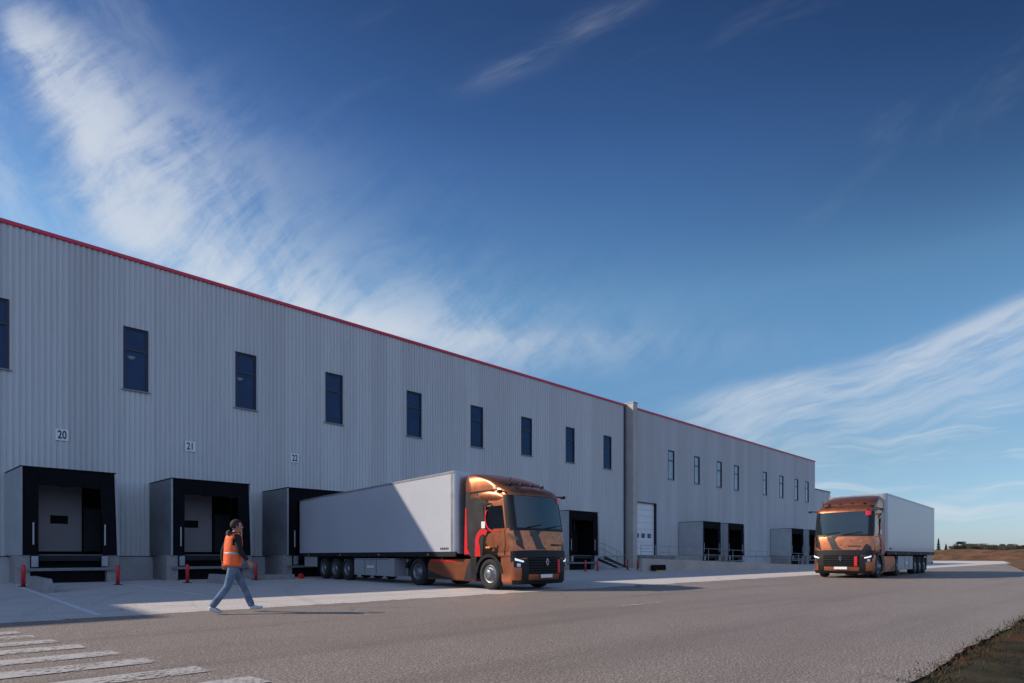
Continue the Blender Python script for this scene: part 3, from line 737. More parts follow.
def surf(L, t, z):
    """t 0..5: right side, right corner, front, left corner, left side"""
    _, f, w, r, bow, xr = lerp_lev(L, z); xc = f - bow - r
    if t > 2.5:
        q = surf(L, 5 - t, z); return Vector((q.x, -q.y, q.z))
    if t <= 1: return Vector((xr + (xc - xr) * t, -w, z))
    if t <= 2:
        an = R(-90 + 78 * (t - 1)); an_end = R(-12)
        return Vector((xc + r * math.cos(an) , -w + r + r * math.sin(an), z))
    # the front: from the end of the corner arc to the middle
    x2 = xc + r * math.cos(R(-12)); y2 = -w + r + r * math.sin(R(-12)); k = (t - 2) / .5
    return Vector((x2 + (f - x2) * (1 - (1 - k) ** 2), y2 * (1 - k), z))
def snorm(L, t, z, e=.01):
    du = surf(L, min(5, t + e), z) - surf(L, max(0, t - e), z); dz = surf(L, t, z + e) - surf(L, t, z - e)
    n = du.cross(dz); return n.normalized() if n.length > 1e-9 else Vector((1, 0, 0))
def patch(L, t0, t1, zlo, zhi, off, nt_=10, nz=5, thick=.012, skew=lambda j: 0.):
    """raised panel that follows the cab's skin; zlo/zhi numbers or functions of t in 0..1"""
    F = lambda v, k: v(k) if callable(v) else v
    O, I = [], []
    for i in range(nt_ + 1):
        k = i / nt_; t = t0 + (t1 - t0) * k; a0, a1 = F(zlo, k), F(zhi, k); ro, ri = [], []
        for j in range(nz + 1):
            z = a0 + (a1 - a0) * j / nz; tt = t + skew(j / nz); p = surf(L, tt, z); n = snorm(L, tt, z); ro.append(p + n * off); ri.append(p + n * (off - thick))
        O.append(ro); I.append(ri)
    b = MB(); b.grid(O); b.grid(I)
    b.grid([O[0], I[0]], smooth=False); b.grid([O[-1], I[-1]], smooth=False)
    b.grid([[r[0] for r in O], [r[0] for r in I]], smooth=False); b.grid([[r[-1] for r in O], [r[-1] for r in I]], smooth=False)
    return b
def tof(L, z, x):
    """t on the right side for a given x"""
    _, f, w, r, bow, xr = lerp_lev(L, z); return (x - xr) / (f - bow - r - xr)

def wheel(parent, x, side, y_out, width, r=.50, front=False, name='wheel'):
    """side -1 right, +1 left; y_out: outer face"""
    s = side; h = lambda v: s * (y_out - v)
    b = MB(); b.lathe([(.30, h(.05)), (.34, h(.012)), (r - .10, h(.0)), (r - .03, h(.025)), (r, h(.06)), (r, h(width - .06)), (r - .04, h(width)), (.30, h(width))], (x, 0, r))
    w = b.build(name, MT['tyre'], parent, normals=True)
    b = MB()
    if front: b.lathe([(.30, h(.05)), (.285, h(.03)), (.27, h(.06)), (.20, h(.035)), (.16, h(.02)), (.15, h(-.03)), (.11, h(-.05)), (.001, h(-.055))], (x, 0, r))
    else: b.lathe([(.30, h(.05)), (.285, h(.03)), (.265, h(.10)), (.22, h(.17)), (.16, h(.18)), (.15, h(.05)), (.11, h(.03)), (.001, h(.028))], (x, 0, r))
    for i in range(10):
        t = 2 * math.pi * i / 10; p = Vector((x + .19 * math.cos(t), 0, r + .19 * math.sin(t)))
        yy = h(.03) if front else h(.16)
        b.tube((p.x, yy, p.z), (p.x, yy + s * .035, p.z), .014, seg=6)
    b.build('rim', MT['rim'], w)
    return w

def ring_arch(parent, x, y0, y1, r0, r1, a0, a1, m, name='mudguard', zc=.5):
    b = MB(); P = []
    n = 20
    for i in range(n + 1):
        t = R(a0 + (a1 - a0) * i / n); c, q = math.cos(t), math.sin(t)
        P.append([(x + r1 * c, y0, zc + r1 * q), (x + r1 * c, y1, zc + r1 * q), (x + r0 * c, y1, zc + r0 * q), (x + r0 * c, y0, zc + r0 * q), (x + r1 * c, y0, zc + r1 * q)])
    b.grid(P, smooth=False); b._new(P[0][:4], [(0, 1, 2, 3)]); b._new(P[-1][:4], [(3, 2, 1, 0)])
    return b.build(name, m, parent)

def side_ribbon(pts, width, y, s, thick=.01):
    """flat ribbon on the cab side following pts (x, z)"""
    b = MB(); P = [Vector(p) for p in pts]; L_, R_ = [], []
    for i, p in enumerate(P):
        d = (P[min(i + 1, len(P) - 1)] - P[max(i - 1, 0)]).normalized(); n = Vector((-d.y, d.x))
        w = width[i] if isinstance(width, list) else width
        L_.append(p + n * w / 2); R_.append(p - n * w / 2)
    rows = []
    for l, r in zip(L_, R_): rows.append([(l.x, s * y, l.y), (r.x, s * y, r.y), (r.x, s * (y - thick), r.y), (l.x, s * (y - thick), l.y), (l.x, s * y, l.y)])
    b.grid(rows, smooth=False); b._new(rows[0][:4], [(0, 1, 2, 3)]); b._new(rows[-1][:4], [(0, 1, 2, 3)])
    return b

def tractor(t):
    # --- cab shell with openings for the glass
    T = [0, .25, .46, .62, .80, .96, 1, 1.15, 1.3, 1.46, 1.6, 1.8, 2, 2.12, 2.25, 2.38, 2.5]; T = T + [5 - v for v in T[-2::-1]]
    Z = [l[0] for l in LEV]
    def skip(i, j):
        tm = (T[i] + T[i + 1]) / 2; tm = min(tm, 5 - tm); zm = (Z[j] + Z[j + 1]) / 2
        if 1.97 < zm < 3.03 and tm > 1.8: return True
        return 1.97 < zm < 2.71 and .46 < tm < .96
    b = MB(); P = [[surf(LEV, tt, z) for z in Z] for tt in T]
    def mi(i, j):
        tm = (T[i] + T[i + 1]) / 2; tm = min(tm, 5 - tm); zm = (Z[j] + Z[j + 1]) / 2
        return 1 if (1.97 < zm < 3.03 and 1.0 < tm < 1.8) else 0
    b.grid(P, skip=skip, mi_fn=mi)
    # roof lid, rear wall, floor
    top = [surf(LEV, tt, Z[-1]) for tt in T]; b._new(top, [tuple(range(len(top)))])
    rl = [surf(LEV, 0, z) for z in Z]; b._new(rl + [Vector((p.x, -p.y, p.z)) for p in rl], [tuple(range(len(rl))) + tuple(range(2 * len(rl) - 1, len(rl) - 1, -1))], 2)
    fl = [surf(LEV, tt, Z[0]) for tt in T]; b._new(fl, [tuple(range(len(fl)))], 2)
    cab = b.build('cab', [MT['copper'], MT['plastic'], MT['plastic']], t, merge=.0005)
    # inside: seats, dashboard, steering wheel, sleeper wall
    MB().box(-.95, -.50, -1.1, 1.1, 1.50, 1.93, bevel=.05).build('dashboard', MT['plastic'], cab)
    for yy in (.62, -.62):
        MB().box(-1.62, -1.12, yy - .26, yy + .26, 1.55, 1.72, bevel=.05).box(-1.75, -1.60, yy - .25, yy + .25, 1.70, 2.42, bevel=.05).box(-1.74, -1.63, yy - .14, yy + .14, 2.44, 2.66, bevel=.04).build('seat', MT['seat'], cab)
    b = MB(); N = 24
    ringp = [(-1.02 + .10 * math.sin(2 * math.pi * i / N), .62 + .23 * math.cos(2 * math.pi * i / N), 2.0 + .21 * math.sin(2 * math.pi * i / N)) for i in range(N + 1)]
    b.path(ringp, .018, 6); b.tube((-1.02, .62, 2.0), (-.8, .62, 1.9), .04); b.build('steering_wheel', MT['plastic'], cab)
    MB().box(-2.2, -2.12, -1.15, 1.15, 1.2, 3.0).build('sleeper_wall', MT['seat'], cab)
    # glass
    patch(LEV, 1.81, 3.19, 1.98, 3.02, -.012, 22, 7, .006).build('windscreen', MT['screen'], cab)
    for s in (0, 1):
        q = (lambda v: 5 - v) if s else (lambda v: v)
        sg = 1 if s else -1
        patch(LEV, q(.468), q(.952), 1.98, 2.70, -.010, 8, 5, .006).build('side_window', MT['sideglass'], cab)
        # rounded door window surround in red and black
        z0, z1 = 1.94, 2.74
        xa, xb = -1.42, -.60
        pts = []
        for i in range(19):
            an = R(130 + 140 * i / 18); pts.append((-1.16 + .36 * math.cos(an), 2.33 + .43 * math.sin(an)))
        side_ribbon(pts[2:], .05, 1.258, sg, .02).build('window_surround', MT['wrap_red'], cab)
        side_ribbon([(-1.16, 1.905), (-.95, 1.89), (-.80, 1.895)], .045, 1.258, sg, .02).build('window_surround', MT['wrap_red'], cab)
        # door cut and handle
        b = side_ribbon([(-.60, 1.92), (-.57, 1.5), (-.62, 1.12)], .018, 1.252, sg, .012); b.build('door_gap', MT['plastic'], cab)
        side_ribbon([(-1.50, 2.9), (-1.50, 1.6), (-1.55, 1.2)], .018, 1.252, sg, .012).build('door_gap', MT['plastic'], cab)
        MB().box(-1.47, -1.27, sg * 1.242, sg * 1.285, 1.34, 1.40, bevel=.01).build('door_handle', MT['orange_lamp'], cab)
        # dark wrap behind the door, white label, red ring letterform and rear red streak
        b = MB(); yy = [sg * 1.2435, sg * 1.258]
        poly = [(-2.298, 1.07), (-1.66, 1.07), (-1.60, 1.6), (-1.56, 2.1), (-1.60, 2.72), (-1.85, 3.0), (-2.298, 3.02)]
        b.prism(poly, 1, min(yy), max(yy)); b.build('dark_wrap', MT['camo'], cab)
        arc = []
        for i in range(15):
            an = R(55 + 150 * i / 14); arc.append((-1.62 + .30 * math.cos(an), 1.56 + .33 * math.sin(an)))
        arc += [(-1.90, 1.30), (-1.88, 1.08)]
        side_ribbon(arc, [.18] * 13 + [.2, .23, .26, .28], 1.266, sg, .012).build('red_letterform', MT['wrap_red'], cab)
        MB().box(-1.70, -1.52, sg * 1.245, sg * 1.268, 2.00, 2.22, bevel=.004).build('white_label', MT['plate'], cab)
        # dark upper flash under the roof
        b = MB(); b.prism([(-2.298, 3.03), (-1.9, 3.02), (-1.5, 2.86), (-1.2, 2.80), (-1.45, 2.76), (-1.62, 2.75), (-1.86, 3.0), (-2.298, 3.025)][::-1], 1, min(yy), max(yy))
        b.build('dark_wrap', MT['camo'], cab)
        # mudguard, steps behind/ahead of the wheel
        ring_arch(cab, -1.35, sg * .93, sg * 1.262, .555, .66, 4, 176, MT['plastic'])
        MB().box(-2.28, -1.98, min(sg * .9, sg * 1.235), max(sg * .9, sg * 1.235), .32, 1.04, bevel=.02).build('lower_step', MT['plastic'], cab)
        # camera arm instead of a mirror
        b = MB(); b.tube((-.62, sg * 1.15, 3.10), (-.55, sg * 1.48, 3.13), .028, .02); b.box(-.64, -.50, min(sg * 1.42, sg * 1.56), max(sg * 1.42, sg * 1.56), 3.06, 3.16, bevel=.02); b.build('camera_arm', MT['plastic'], cab)
        # wiper
    for y0, y1 in ((-.95, -.1), (.05, .95)):
        b = MB(); p0 = surf(LEV, 2.5, 2.0); b.tube((-.04 + -.0, y0 * .9, 1.985), (-.09, y1 * .9, 2.10), .014, seg=6); b.build('wiper', MT['plastic'], cab)
    # red sticker at the top of the screen, on the driver's left
    patch(LEV, 2.98, 3.42, lambda k: 2.84 + .02 * k, lambda k: 3.06 - .03 * abs(k - .5), .012, 8, 3, .02).build('red_visor', MT['visor_red'], cab)
    # dark cowl under the screen, dark print on the hood
    patch(LEV, 1.25, 3.75, 1.90, 1.985, .010, 26, 2, .02).build('cowl', MT['plastic'], cab)
    patch(LEV, 2.18, 2.34, 1.30, 1.885, .008, 6, 8, .012, lambda v: .13 * (1 - v)).build('dark_wrap', MT['camo'], cab)
    patch(LEV, 2.34, 2.44, 1.30, lambda k: 1.70 - .3 * k, .008, 4, 6, .012, lambda v: .10 * (1 - v)).build('dark_wrap', MT['camo'], cab)
    text = MB()
    for k in range(7): text.box(0, .008, .30 + k * .075, .30 + k * .075 + .045, 1.42, 1.48)
    tx = text.build('model_lettering', MT['plastic'], cab); tx.location = (-.035, 0, 0)
    # --- roof fairing
    FL = [(3.20, -.74, 1.20, .34, .08, -2.55), (3.36, -.78, 1.195, .36, .08, -2.58), (3.52, -.96, 1.18, .40, .10, -2.60), (3.66, -1.26, 1.15, .46, .12, -2.61), (3.78, -1.62, 1.10, .48, .14, -2.60), (3.86, -2.0, 1.0, .36, .12, -2.58), (3.885, -2.22, .86, .24, .06, -2.55)]
    b = MB(); P = [[surf(FL, tt, l[0]) for l in FL] for tt in T]; b.grid(P); top = [surf(FL, tt, FL[-1][0]) for tt in T]; b._new(top, [tuple(range(len(top)))])
    rl = [surf(FL, 0, l[0]) for l in FL]; b._new(rl + [Vector((p.x, -p.y, p.z)) for p in rl], [tuple(range(len(rl))) + tuple(range(2 * len(rl) - 1, len(rl) - 1, -1))])
    rf = b.build('roof_fairing', MT['copper_plain'], t, merge=.0005)
    patch(FL, .0, 5.0, 3.205, 3.245, .012, 40, 1, .02).build('gap_line', MT['plastic'], rf)
    # bulging copper shoulders over the doors
    for sg in (-1, 1):
        prof = [(-2.0, 3.02, .02), (-1.75, 3.06, .14), (-1.35, 3.04, .17), (-.98, 3.0, .15), (-.72, 2.95, .06)]
        P = []
        for x, zc, rr in prof: P.append([(x, sg * (1.20 + .055 * math.cos(R(an)) * rr / .17), zc + rr * math.sin(R(an))) for an in range(-100, 101, 20)])
        b = MB(); b.grid(P); b.build('shoulder_panel', MT['copper_plain'], rf)
    for y in (-.75, -.25, .25, .75): MB().box(-.93, -.83, y - .05, y + .05, 3.42, 3.475, bevel=.012).build('marker_lamp', MT['plastic'], rf)
    MB().tube((-.80, -.95, 3.36), (-.62, -.95, 3.60), .012, seg=6).build('antenna', MT['plastic'], rf)
    # --- bumper and grille
    b = MB(); Zb = [.20, .30, .40, .50, .65, .80, .95, 1.05]
    P = [[surf(BUM, tt, z) for z in Zb] for tt in T]; b.grid(P)
    lo = [surf(BUM, tt, Zb[0]) for tt in T]; b._new(lo, [tuple(range(len(lo)))])
    bp = b.build('bumper', MT['copper_plain'], t, merge=.0005)
    # dark brow running into the headlamps
    CB = BUM + LEV[1:]
    brow_lo = lambda k: 1.06 - .16 * abs(2 * k - 1) ** 1.6
    patch(CB, 1.20, 3.80, brow_lo, lambda k: 1.26 + .02 * math.cos((k - .5) * 6), .022, 30, 4, .05).build('brow', MT['plastic'], bp)
    gr = patch(CB, 2.10, 2.90, .52, 1.08, .016, 16, 6, .05).build('grille', MT['black'], bp)
    for k in range(6):
        z = .56 + .085 * k; patch(CB, 2.12, 2.88, z, z + .035, .04, 16, 1, .04).build('grille_bar', MT['plastic'], gr)
    # red vertical accent on the driver's left
    patch(CB, 2.78, 2.84, .55, .98, .055, 3, 4, .03).build('red_accent', MT['wrap_red'], gr)
    # emblem: an upright rhombus ring
    b = MB(); pr = [(0, .14), (.075, 0), (0, -.14), (-.075, 0)]; q = [(0, .085), (.04, 0), (0, -.085), (-.04, 0)]
    for i in range(4):
        j = (i + 1) % 4
        b.hexa([(0, pr[i][0], pr[i][1]), (0, pr[j][0], pr[j][1]), (0, q[j][0], q[j][1]), (0, q[i][0], q[i][1]), (.02, pr[i][0] * .9, pr[i][1] * .9), (.02, pr[j][0] * .9, pr[j][1] * .9), (.02, q[j][0], q[j][1]), (.02, q[i][0], q[i][1])])
    em = b.build('emblem', MT['chrome'], gr); em.location = (.075, 0, .90)
    for s in (0, 1):
        q = (lambda v: 5 - v) if s else (lambda v: v)
        hk = patch(CB, q(1.42), q(2.06), .74, 1.0, .026, 10, 4, .05).build('headlamp', MT['plastic'], bp)
        patch(CB, q(1.50), q(2.02), (lambda k: .955 - .06 * k) if not s else (lambda k: .955 - .06 * k), (lambda k: 1.03 - .085 * k) , .036, 8, 1, .012).build('led_strip', MT['lamp'], hk)
        patch(CB, q(1.62), q(1.85), .76, .86, .034, 5, 2, .012).build('lens', MT['chrome'], hk)
        # dark frame on each side of the grille reaching down to the bumper foot
        patch(CB, q(1.98), q(2.12), .24, 1.0, .024, 4, 6, .05).build('grille_frame', MT['plastic'], bp)
    patch(CB, 1.3, 3.7, .205, .33, .018, 26, 2, .04).build('bumper_foot', MT['plastic'], bp)
    np_ = MB().box(.045, .06, -.27, .27, .40, .51, bevel=.004).build('number_plate', MT['plate'], bp)
    # --- chassis, side fairings, wheels
    MB().box(-6.3, -.7, -.44, .44, .48, .96).box(-6.35, -6.2, -1.1, 1.1, .62, .86).build('chassis', MT['dark'], t)
    MB().box(-6.1, -4.6, -.5, .5, .98, 1.10, bevel=.04).build('fifth_wheel', MT['dark'], t)
    for sg in (-1, 1):
        ys = sorted((sg * .75, sg * 1.225))
        b = MB(); b.prism([(-4.74, .26), (-2.02, .24), (-2.02, .99), (-4.60, .99), (-4.74, .8)], 1, ys[0], ys[1])
        bmesh.ops.bevel(b.bm, geom=list(b.bm.edges), offset=.03, segments=2, affect='EDGES')
        sf = b.build('side_fairing', MT['copper_plain'], t)
        y2 = sorted((sg * 1.2, sg * 1.234))
        MB().box(-4.5, -3.0, y2[0], y2[1], .90, .965).build('red_stripe', MT['wrap_red'], sf)
        b = MB(); b.prism([(-4.70, .30), (-3.1, .29), (-4.0, .42), (-4.70, .60)], 1, y2[0], y2[1] ).build('dark_wrap', MT['camo'], sf)
        b = MB(); b.prism([(-2.62, .29), (-2.06, .29), (-2.06, .97), (-2.3, .97), (-2.5, .7)], 1, y2[0], y2[1] ).build('dark_wrap', MT['camo'], sf)
        # side deflector bridging the gap to the trailer
        ys = sorted((sg * 1.17, sg * 1.21))
        b = MB(); b.prism([(-2.64, 1.12), (-2.305, 1.12), (-2.305, 3.22), (-2.56, 3.25)], 1, ys[0], ys[1]); df = b.build('side_deflector', MT['camo'], t)
        y3 = sorted((sg * 1.2, sg * 1.222))
        b = MB(); b.prism([(-2.63, 1.16), (-2.33, 1.16), (-2.46, 1.32), (-2.52, 2.7), (-2.575, 2.72)], 1, y3[0], y3[1]).build('red_streak', MT['wrap_red'], df)
        wheel(t, -1.35, sg, 1.235, .32, .505, True)
        wheel(t, -5.40, sg, 1.225, .62, .505, False)
        ring_arch(t, -5.40, sg * .60, sg * 1.215, .57, .60, 20, 160, MT['plastic'])

def trailer(t, front, length):
    """box body from x = front backwards"""
    x0, x1 = front - length, front; z0, z1 = 1.17, 4.0; w = 1.275
    tr = MB().box(x0 + .03, x1 - .09, -w, w, z0 + .07, z1 - .05, bevel=.006).build('trailer_body', MT['trailer'], t)
    b = MB()
    for s in (-1, 1):
        y = sorted((s * (w - .03), s * (w + .012)))
        b.box(x0, x1 - .1, y[0], y[1], z1 - .075, z1, bevel=.006)
    b.box(x0 + .01, x1 - .1, -w + .03, w - .03, z1 - .045, z1 - .008); b.build('top_rail', MT['alu'], tr)
    b = MB()
    for s in (-1, 1):
        y = sorted((s * (w - .05), s * (w + .012))); b.box(x0, x1, y[0], y[1], z0 - .10, z0 + .075, bevel=.006)
    b.build('side_rail', MT['dark'], tr)
    # rounded front posts and bulkhead
    for s in (-1, 1):
        b = MB(); P = []
        for i in range(9):
            an = R(90 * i / 8); P.append([(x1 - .16 + .16 * math.sin(an), s * (w + .004 - .16 + .16 * math.cos(an)), z) for z in (z0 + .02, 2.6, z1)])
        b.grid(P)
        b._new([(x1 - .16, s * (w + .004), z0 + .02), (x1 - .30, s * (w + .004), z0 + .02), (x1 - .30, s * (w + .004), z1), (x1 - .16, s * (w + .004), z1)], [(0, 1, 2, 3)])
        b.build('corner_post', MT['alu'], tr)
    MB().box(x1 - .08, x1 - .002, -w + .16, w - .16, z0, z1, bevel=.01).build('bulkhead', MT['alu'], tr)
    for s in (-1, 1):
        y = sorted((s * (w + .0), s * (w + .005)))
        b = MB()
        for k in range(5): b.box(x1 - .95 + k * .11, x1 - .95 + k * .11 + .07, y[0], y[1], z0 + .16, z0 + .22)
        b.box(x1 - .95, x1 - .44, y[0], y[1] - .002, z0 + .145, z0 + .158)
        b.build('small_lettering', MT['dark'], tr)
        for k in range(4):
            xx = x0 + 1.2 + k * (length - 3) / 3
            MB().box(xx, xx + .11, sorted((s * (w + .01), s * (w + .024)))[0], sorted((s * (w + .01), s * (w + .024)))[1], z0 - .05, z0 - .0).build('side_marker', MT['orange_lamp'], tr)
    # rear doors frame and lamps
    MB().box(x0 - .02, x0 + .03, -w, w, z0 - .1, z1, bevel=.01).build('rear_door', MT['trailer'], tr)
    b = MB(); b.box(x0 - .05, x0 + .12, -1.2, 1.2, .52, .68)
    for s in (-1, 1): b.box(x0 + .1, x0 + .9, s * .45 - .05, s * .45 + .05, .5, 1.06)
    b.build('underrun_bar', MT['dark'], t)
    for s in (-1, 1): MB().box(x0 - .08, x0 - .051, s * .95 - .2, s * .95 + .2, .55, .65, bevel=.01).build('tail_lamp', MT['tail'], t)
    # underframe
    b = MB()
    for s in (-1, 1): b.box(x0 + .1, x1 - .3, s * .5 - .07, s * .5 + .07, .93, 1.07)
    for k in range(int(length / 1.4)): b.box(x0 + .7 + k * 1.4, x0 + .8 + k * 1.4, -1.22, 1.22, .99, 1.068)
    b.build('underframe', MT['dark'], t)
    xa = x0 + 2.95
    for k in range(3):
        xx = xa + 1.31 * k
        for s in (-1, 1): wheel(t, xx, s, 1.235, .36, .50, False, 'trailer_wheel')
        MB().tube((xx, -.95, .5), (xx, .95, .5), .075).build('axle', MT['dark'], t)
    for s in (-1, 1):
        y = sorted((s * .60, s * 1.24))
        pb = MB().box(xa + 3.45, xa + 7.0, y[0], y[1], .28, 1.0, bevel=.02).build('pallet_box', MT['box'], t)
        y2 = sorted((s * 1.22, s * 1.249))
        b = MB()
        for k in (1, 2): b.box(xa + 3.45 + 3.1 * k / 3 - .012, xa + 3.45 + 3.1 * k / 3 + .012, y2[0], y2[1], .36, .958)
        b.box(xa + 3.46, xa + 6.54, y2[0], y2[1], .952, .966); b.build('seam', MT['dark'], pb)
        b = MB()
        for k in range(4): b.box(xa + 4.72 + .16 * k, xa + 4.72 + .16 * k + .10, y2[0], y2[1], .62, .70)
        b.box(xa + 4.72, xa + 5.30, y2[0], y2[1] - .002, .60, .618)
        b.build('small_lettering', MT['plate'], pb)
        # rear skirt, mudguards and landing legs
        MB().box(x0 + .6, xa - .75, sorted((s * 1.19, s * 1.24))[0], sorted((s * 1.19, s * 1.24))[1], .56, 1.06, bevel=.01).build('rear_skirt', MT['box'], t)
        MB().box(xa - .72, xa - .68, sorted((s * .86, s * 1.22))[0], sorted((s * .86, s * 1.22))[1], .18, .9).build('mud_flap', MT['black'], t)
        b = MB(); b.box(x1 - 3.77, x1 - 3.62, s * .95 - .07, s * .95 + .07, .34, .99); b.box(x1 - 3.92, x1 - 3.47, s * .95 - .14, s * .95 + .14, .30, .34); b.build('landing_leg', MT['steel'], t)

tk = thing('semi_truck', 'copper and charcoal truck with its grey trailer backed into the dock under plate 22', 'truck', (14.20, -19.45, .006), R(-90), 'copper trucks with grey trailers')
tractor(tk)
MB.XF = Matrix.Translation((-4.9, 0, 0)) @ Matrix.Rotation(R(-4.0), 4, 'Z') @ Matrix.Translation((4.9, 0, 0))
trailer(tk, -2.74, 14.3); MB.XF = None
tk2 = thing('semi_truck', 'copper truck with grey trailer driving out on the right, headlamps lit, clear of the building', 'truck', (32.6, -22.45, .006), R(182.5), 'copper trucks with grey trailers')
tractor(tk2); trailer(tk2, -2.74, 12.6)
tk2.scale = (1.09, 1.09, 1.09)

# ------------------------------------------------------------------ the walking man
def skin_obj(name, pts, edges, m, parent=None, sub=2, root=0, ret_mesh=False):
    me = bpy.data.meshes.new(name); me.from_pydata([p[:3] for p in pts], edges, [])
    o = bpy.data.objects.new(name, me); COL.objects.link(o)
    o.modifiers.new('skin', 'SKIN'); 
    for i, p in enumerate(pts):
        r = p[3]; o.data.skin_vertices[0].data[i].radius = r if isinstance(r, tuple) else (r, r)
    o.data.skin_vertices[0].data[root].use_root = True
    sb = o.modifiers.new('sub', 'SUBSURF'); sb.levels = sub; sb.render_levels = sub
    dg = bpy.context.evaluated_depsgraph_get(); dg.update()
    me2 = bpy.data.meshes.new_from_object(o.evaluated_get(dg)); me2.name = name
    bpy.data.objects.remove(o); bpy.data.meshes.remove(me)
    for f in me2.polygons: f.use_smooth = True
    me2.materials.clear(); me2.materials.append(m)
    if ret_mesh: return me2
    o = bpy.data.objects.new(name, me2); COL.objects.link(o); o.parent = parent
    return o
def join_meshes(name, meshes, m, parent):
    b = bmesh.new()
    for q in meshes: b.from_mesh(q)
    me = bpy.data.meshes.new(name); b.to_mesh(me); b.free(); me.materials.append(m)
    for f in me.polygons: f.use_smooth = True
    for q in meshes: bpy.data.meshes.remove(q)
    o = bpy.data.objects.new(name, me); COL.objects.link(o); o.parent = parent
    return o
def ellipsoid(c, rx, ry, rz, seg=20, rings=14, shape=None):
    b = bmesh.new(); bmesh.ops.create_uvsphere(b, u_segments=seg, v_segments=rings, radius=1)
    for v in b.verts:
        p = Vector((v.co.x * rx, v.co.y * ry, v.co.z * rz))
        if shape: p = shape(p)
        v.co = Vector(c) + p
    me = bpy.data.meshes.new('m'); b.to_mesh(me); b.free(); return me

man = thing('person', 'man in orange safety vest, black hoodie and blue jeans walking past the docks', 'person', (4.16, -20.53, .006), R(0))
# joints, +x forward, +y his left, z up.  left leg ahead, right leg behind on its toe
J = dict(pel=(0, 0, .96), sp1=(.005, 0, 1.10), sp2=(.01, 0, 1.26), ch=(.025, 0, 1.40), nk=(.04, 0, 1.53), hd=(.07, 0, 1.66),
         hipL=(0.01, .095, .92), kneeL=(.22, .10, .52), ankL=(.40, .09, .10), toeL=(.58, .10, .055),
         hipR=(-.01, -.095, .92), kneeR=(-.13, -.10, .50), ankR=(-.41, -.09, .135), toeR=(-.25, -.10, .045),
         shL=(.02, .195, 1.455), elL=(-.09, .235, 1.20), wrL=(-.10, .245, .955), haL=(-.085, .24, .895),
         shR=(.02, -.195, 1.455), elR=(.04, -.265, 1.19), wrR=(.21, -.25, .985), haR=(.25, -.245, .925))
def P_(n, r): return tuple(J[n]) + (r,)
def mid(a_, b_, k, r): return tuple(J[a_][i] + (J[b_][i] - J[a_][i]) * k for i in range(3)) + (r,)
body = [P_('pel', (.08, .11)), P_('sp1', (.075, .105)), P_('sp2', (.08, .11)), P_('ch', (.07, .10)), P_('nk', .052), mid('nk', 'hd', .55, .052),
        P_('hipL', .085), mid('hipL', 'kneeL', .5, .072), P_('kneeL', .052), mid('kneeL', 'ankL', .35, .052), P_('ankL', .035), P_('toeL', .03),
        P_('hipR', .085), mid('hipR', 'kneeR', .5, .072), P_('kneeR', .052), mid('kneeR', 'ankR', .35, .052), P_('ankR', .035), P_('toeR', .03),
        P_('shL', .045), P_('elL', .034), P_('wrL', .026), P_('shR', .045), P_('elR', .034), P_('wrR', .026)]
be = [(0, 1), (1, 2), (2, 3), (3, 4), (4, 5), (0, 6), (6, 7), (7, 8), (8, 9), (9, 10), (10, 11), (0, 12), (12, 13), (13, 14), (14, 15), (15, 16), (16, 17), (3, 18), (18, 19), (19, 20), (3, 21), (21, 22), (22, 23)]
parts = [skin_obj('body', body, be, MT['skin'], ret_mesh=True)]
def hand(wr, ha, s):
    """palm and five fingers, slightly curled, hanging down from the wrist"""
    w = Vector(J[wr]); d = (Vector(J[ha]) - w).normalized(); fwd = Vector((1, 0, 0)); fwd = (fwd - d * d.dot(fwd)).normalized(); inn = Vector((0, -s, 0)); inn = (inn - d * d.dot(inn) - fwd * fwd.dot(inn)).normalized()
    out = []
    pts = [tuple(w) + (.024,), tuple(w + d * .045) + ((.016, .036),), tuple(w + d * .085) + ((.014, .038),)]
    out.append(skin_obj('palm', pts, [(0, 1), (1, 2)], MT['skin'], ret_mesh=True))
    for k, ln in enumerate((.068, .078, .073, .058)):
        b0 = w + d * .075 + fwd * (.027 - .018 * k); c = [b0]; an = R(12)
        for q in range(3): c.append(c[-1] + (d * math.cos(an) + inn * math.sin(an)) * ln * (.44, .31, .25)[q]); an += R(24)
        out.append(skin_obj('finger', [tuple(p) + (r,) for p, r in zip(c, (.0095, .009, .0085, .007))], [(0, 1), (1, 2), (2, 3)], MT['skin'], sub=1, ret_mesh=True))
    b0 = w + d * .028 + fwd * .024; c = [b0, b0 + fwd * .026 + d * .022, b0 + fwd * .034 + d * .052 + inn * .012, b0 + fwd * .030 + d * .076 + inn * .022]
    out.append(skin_obj('thumb', [tuple(p) + (r,) for p, r in zip(c, (.012, .011, .010, .008))], [(0, 1), (1, 2), (2, 3)], MT['skin'], sub=1, ret_mesh=True))
    return out
parts += hand('wrL', 'haL', 1) + hand('wrR', 'haR', -1)
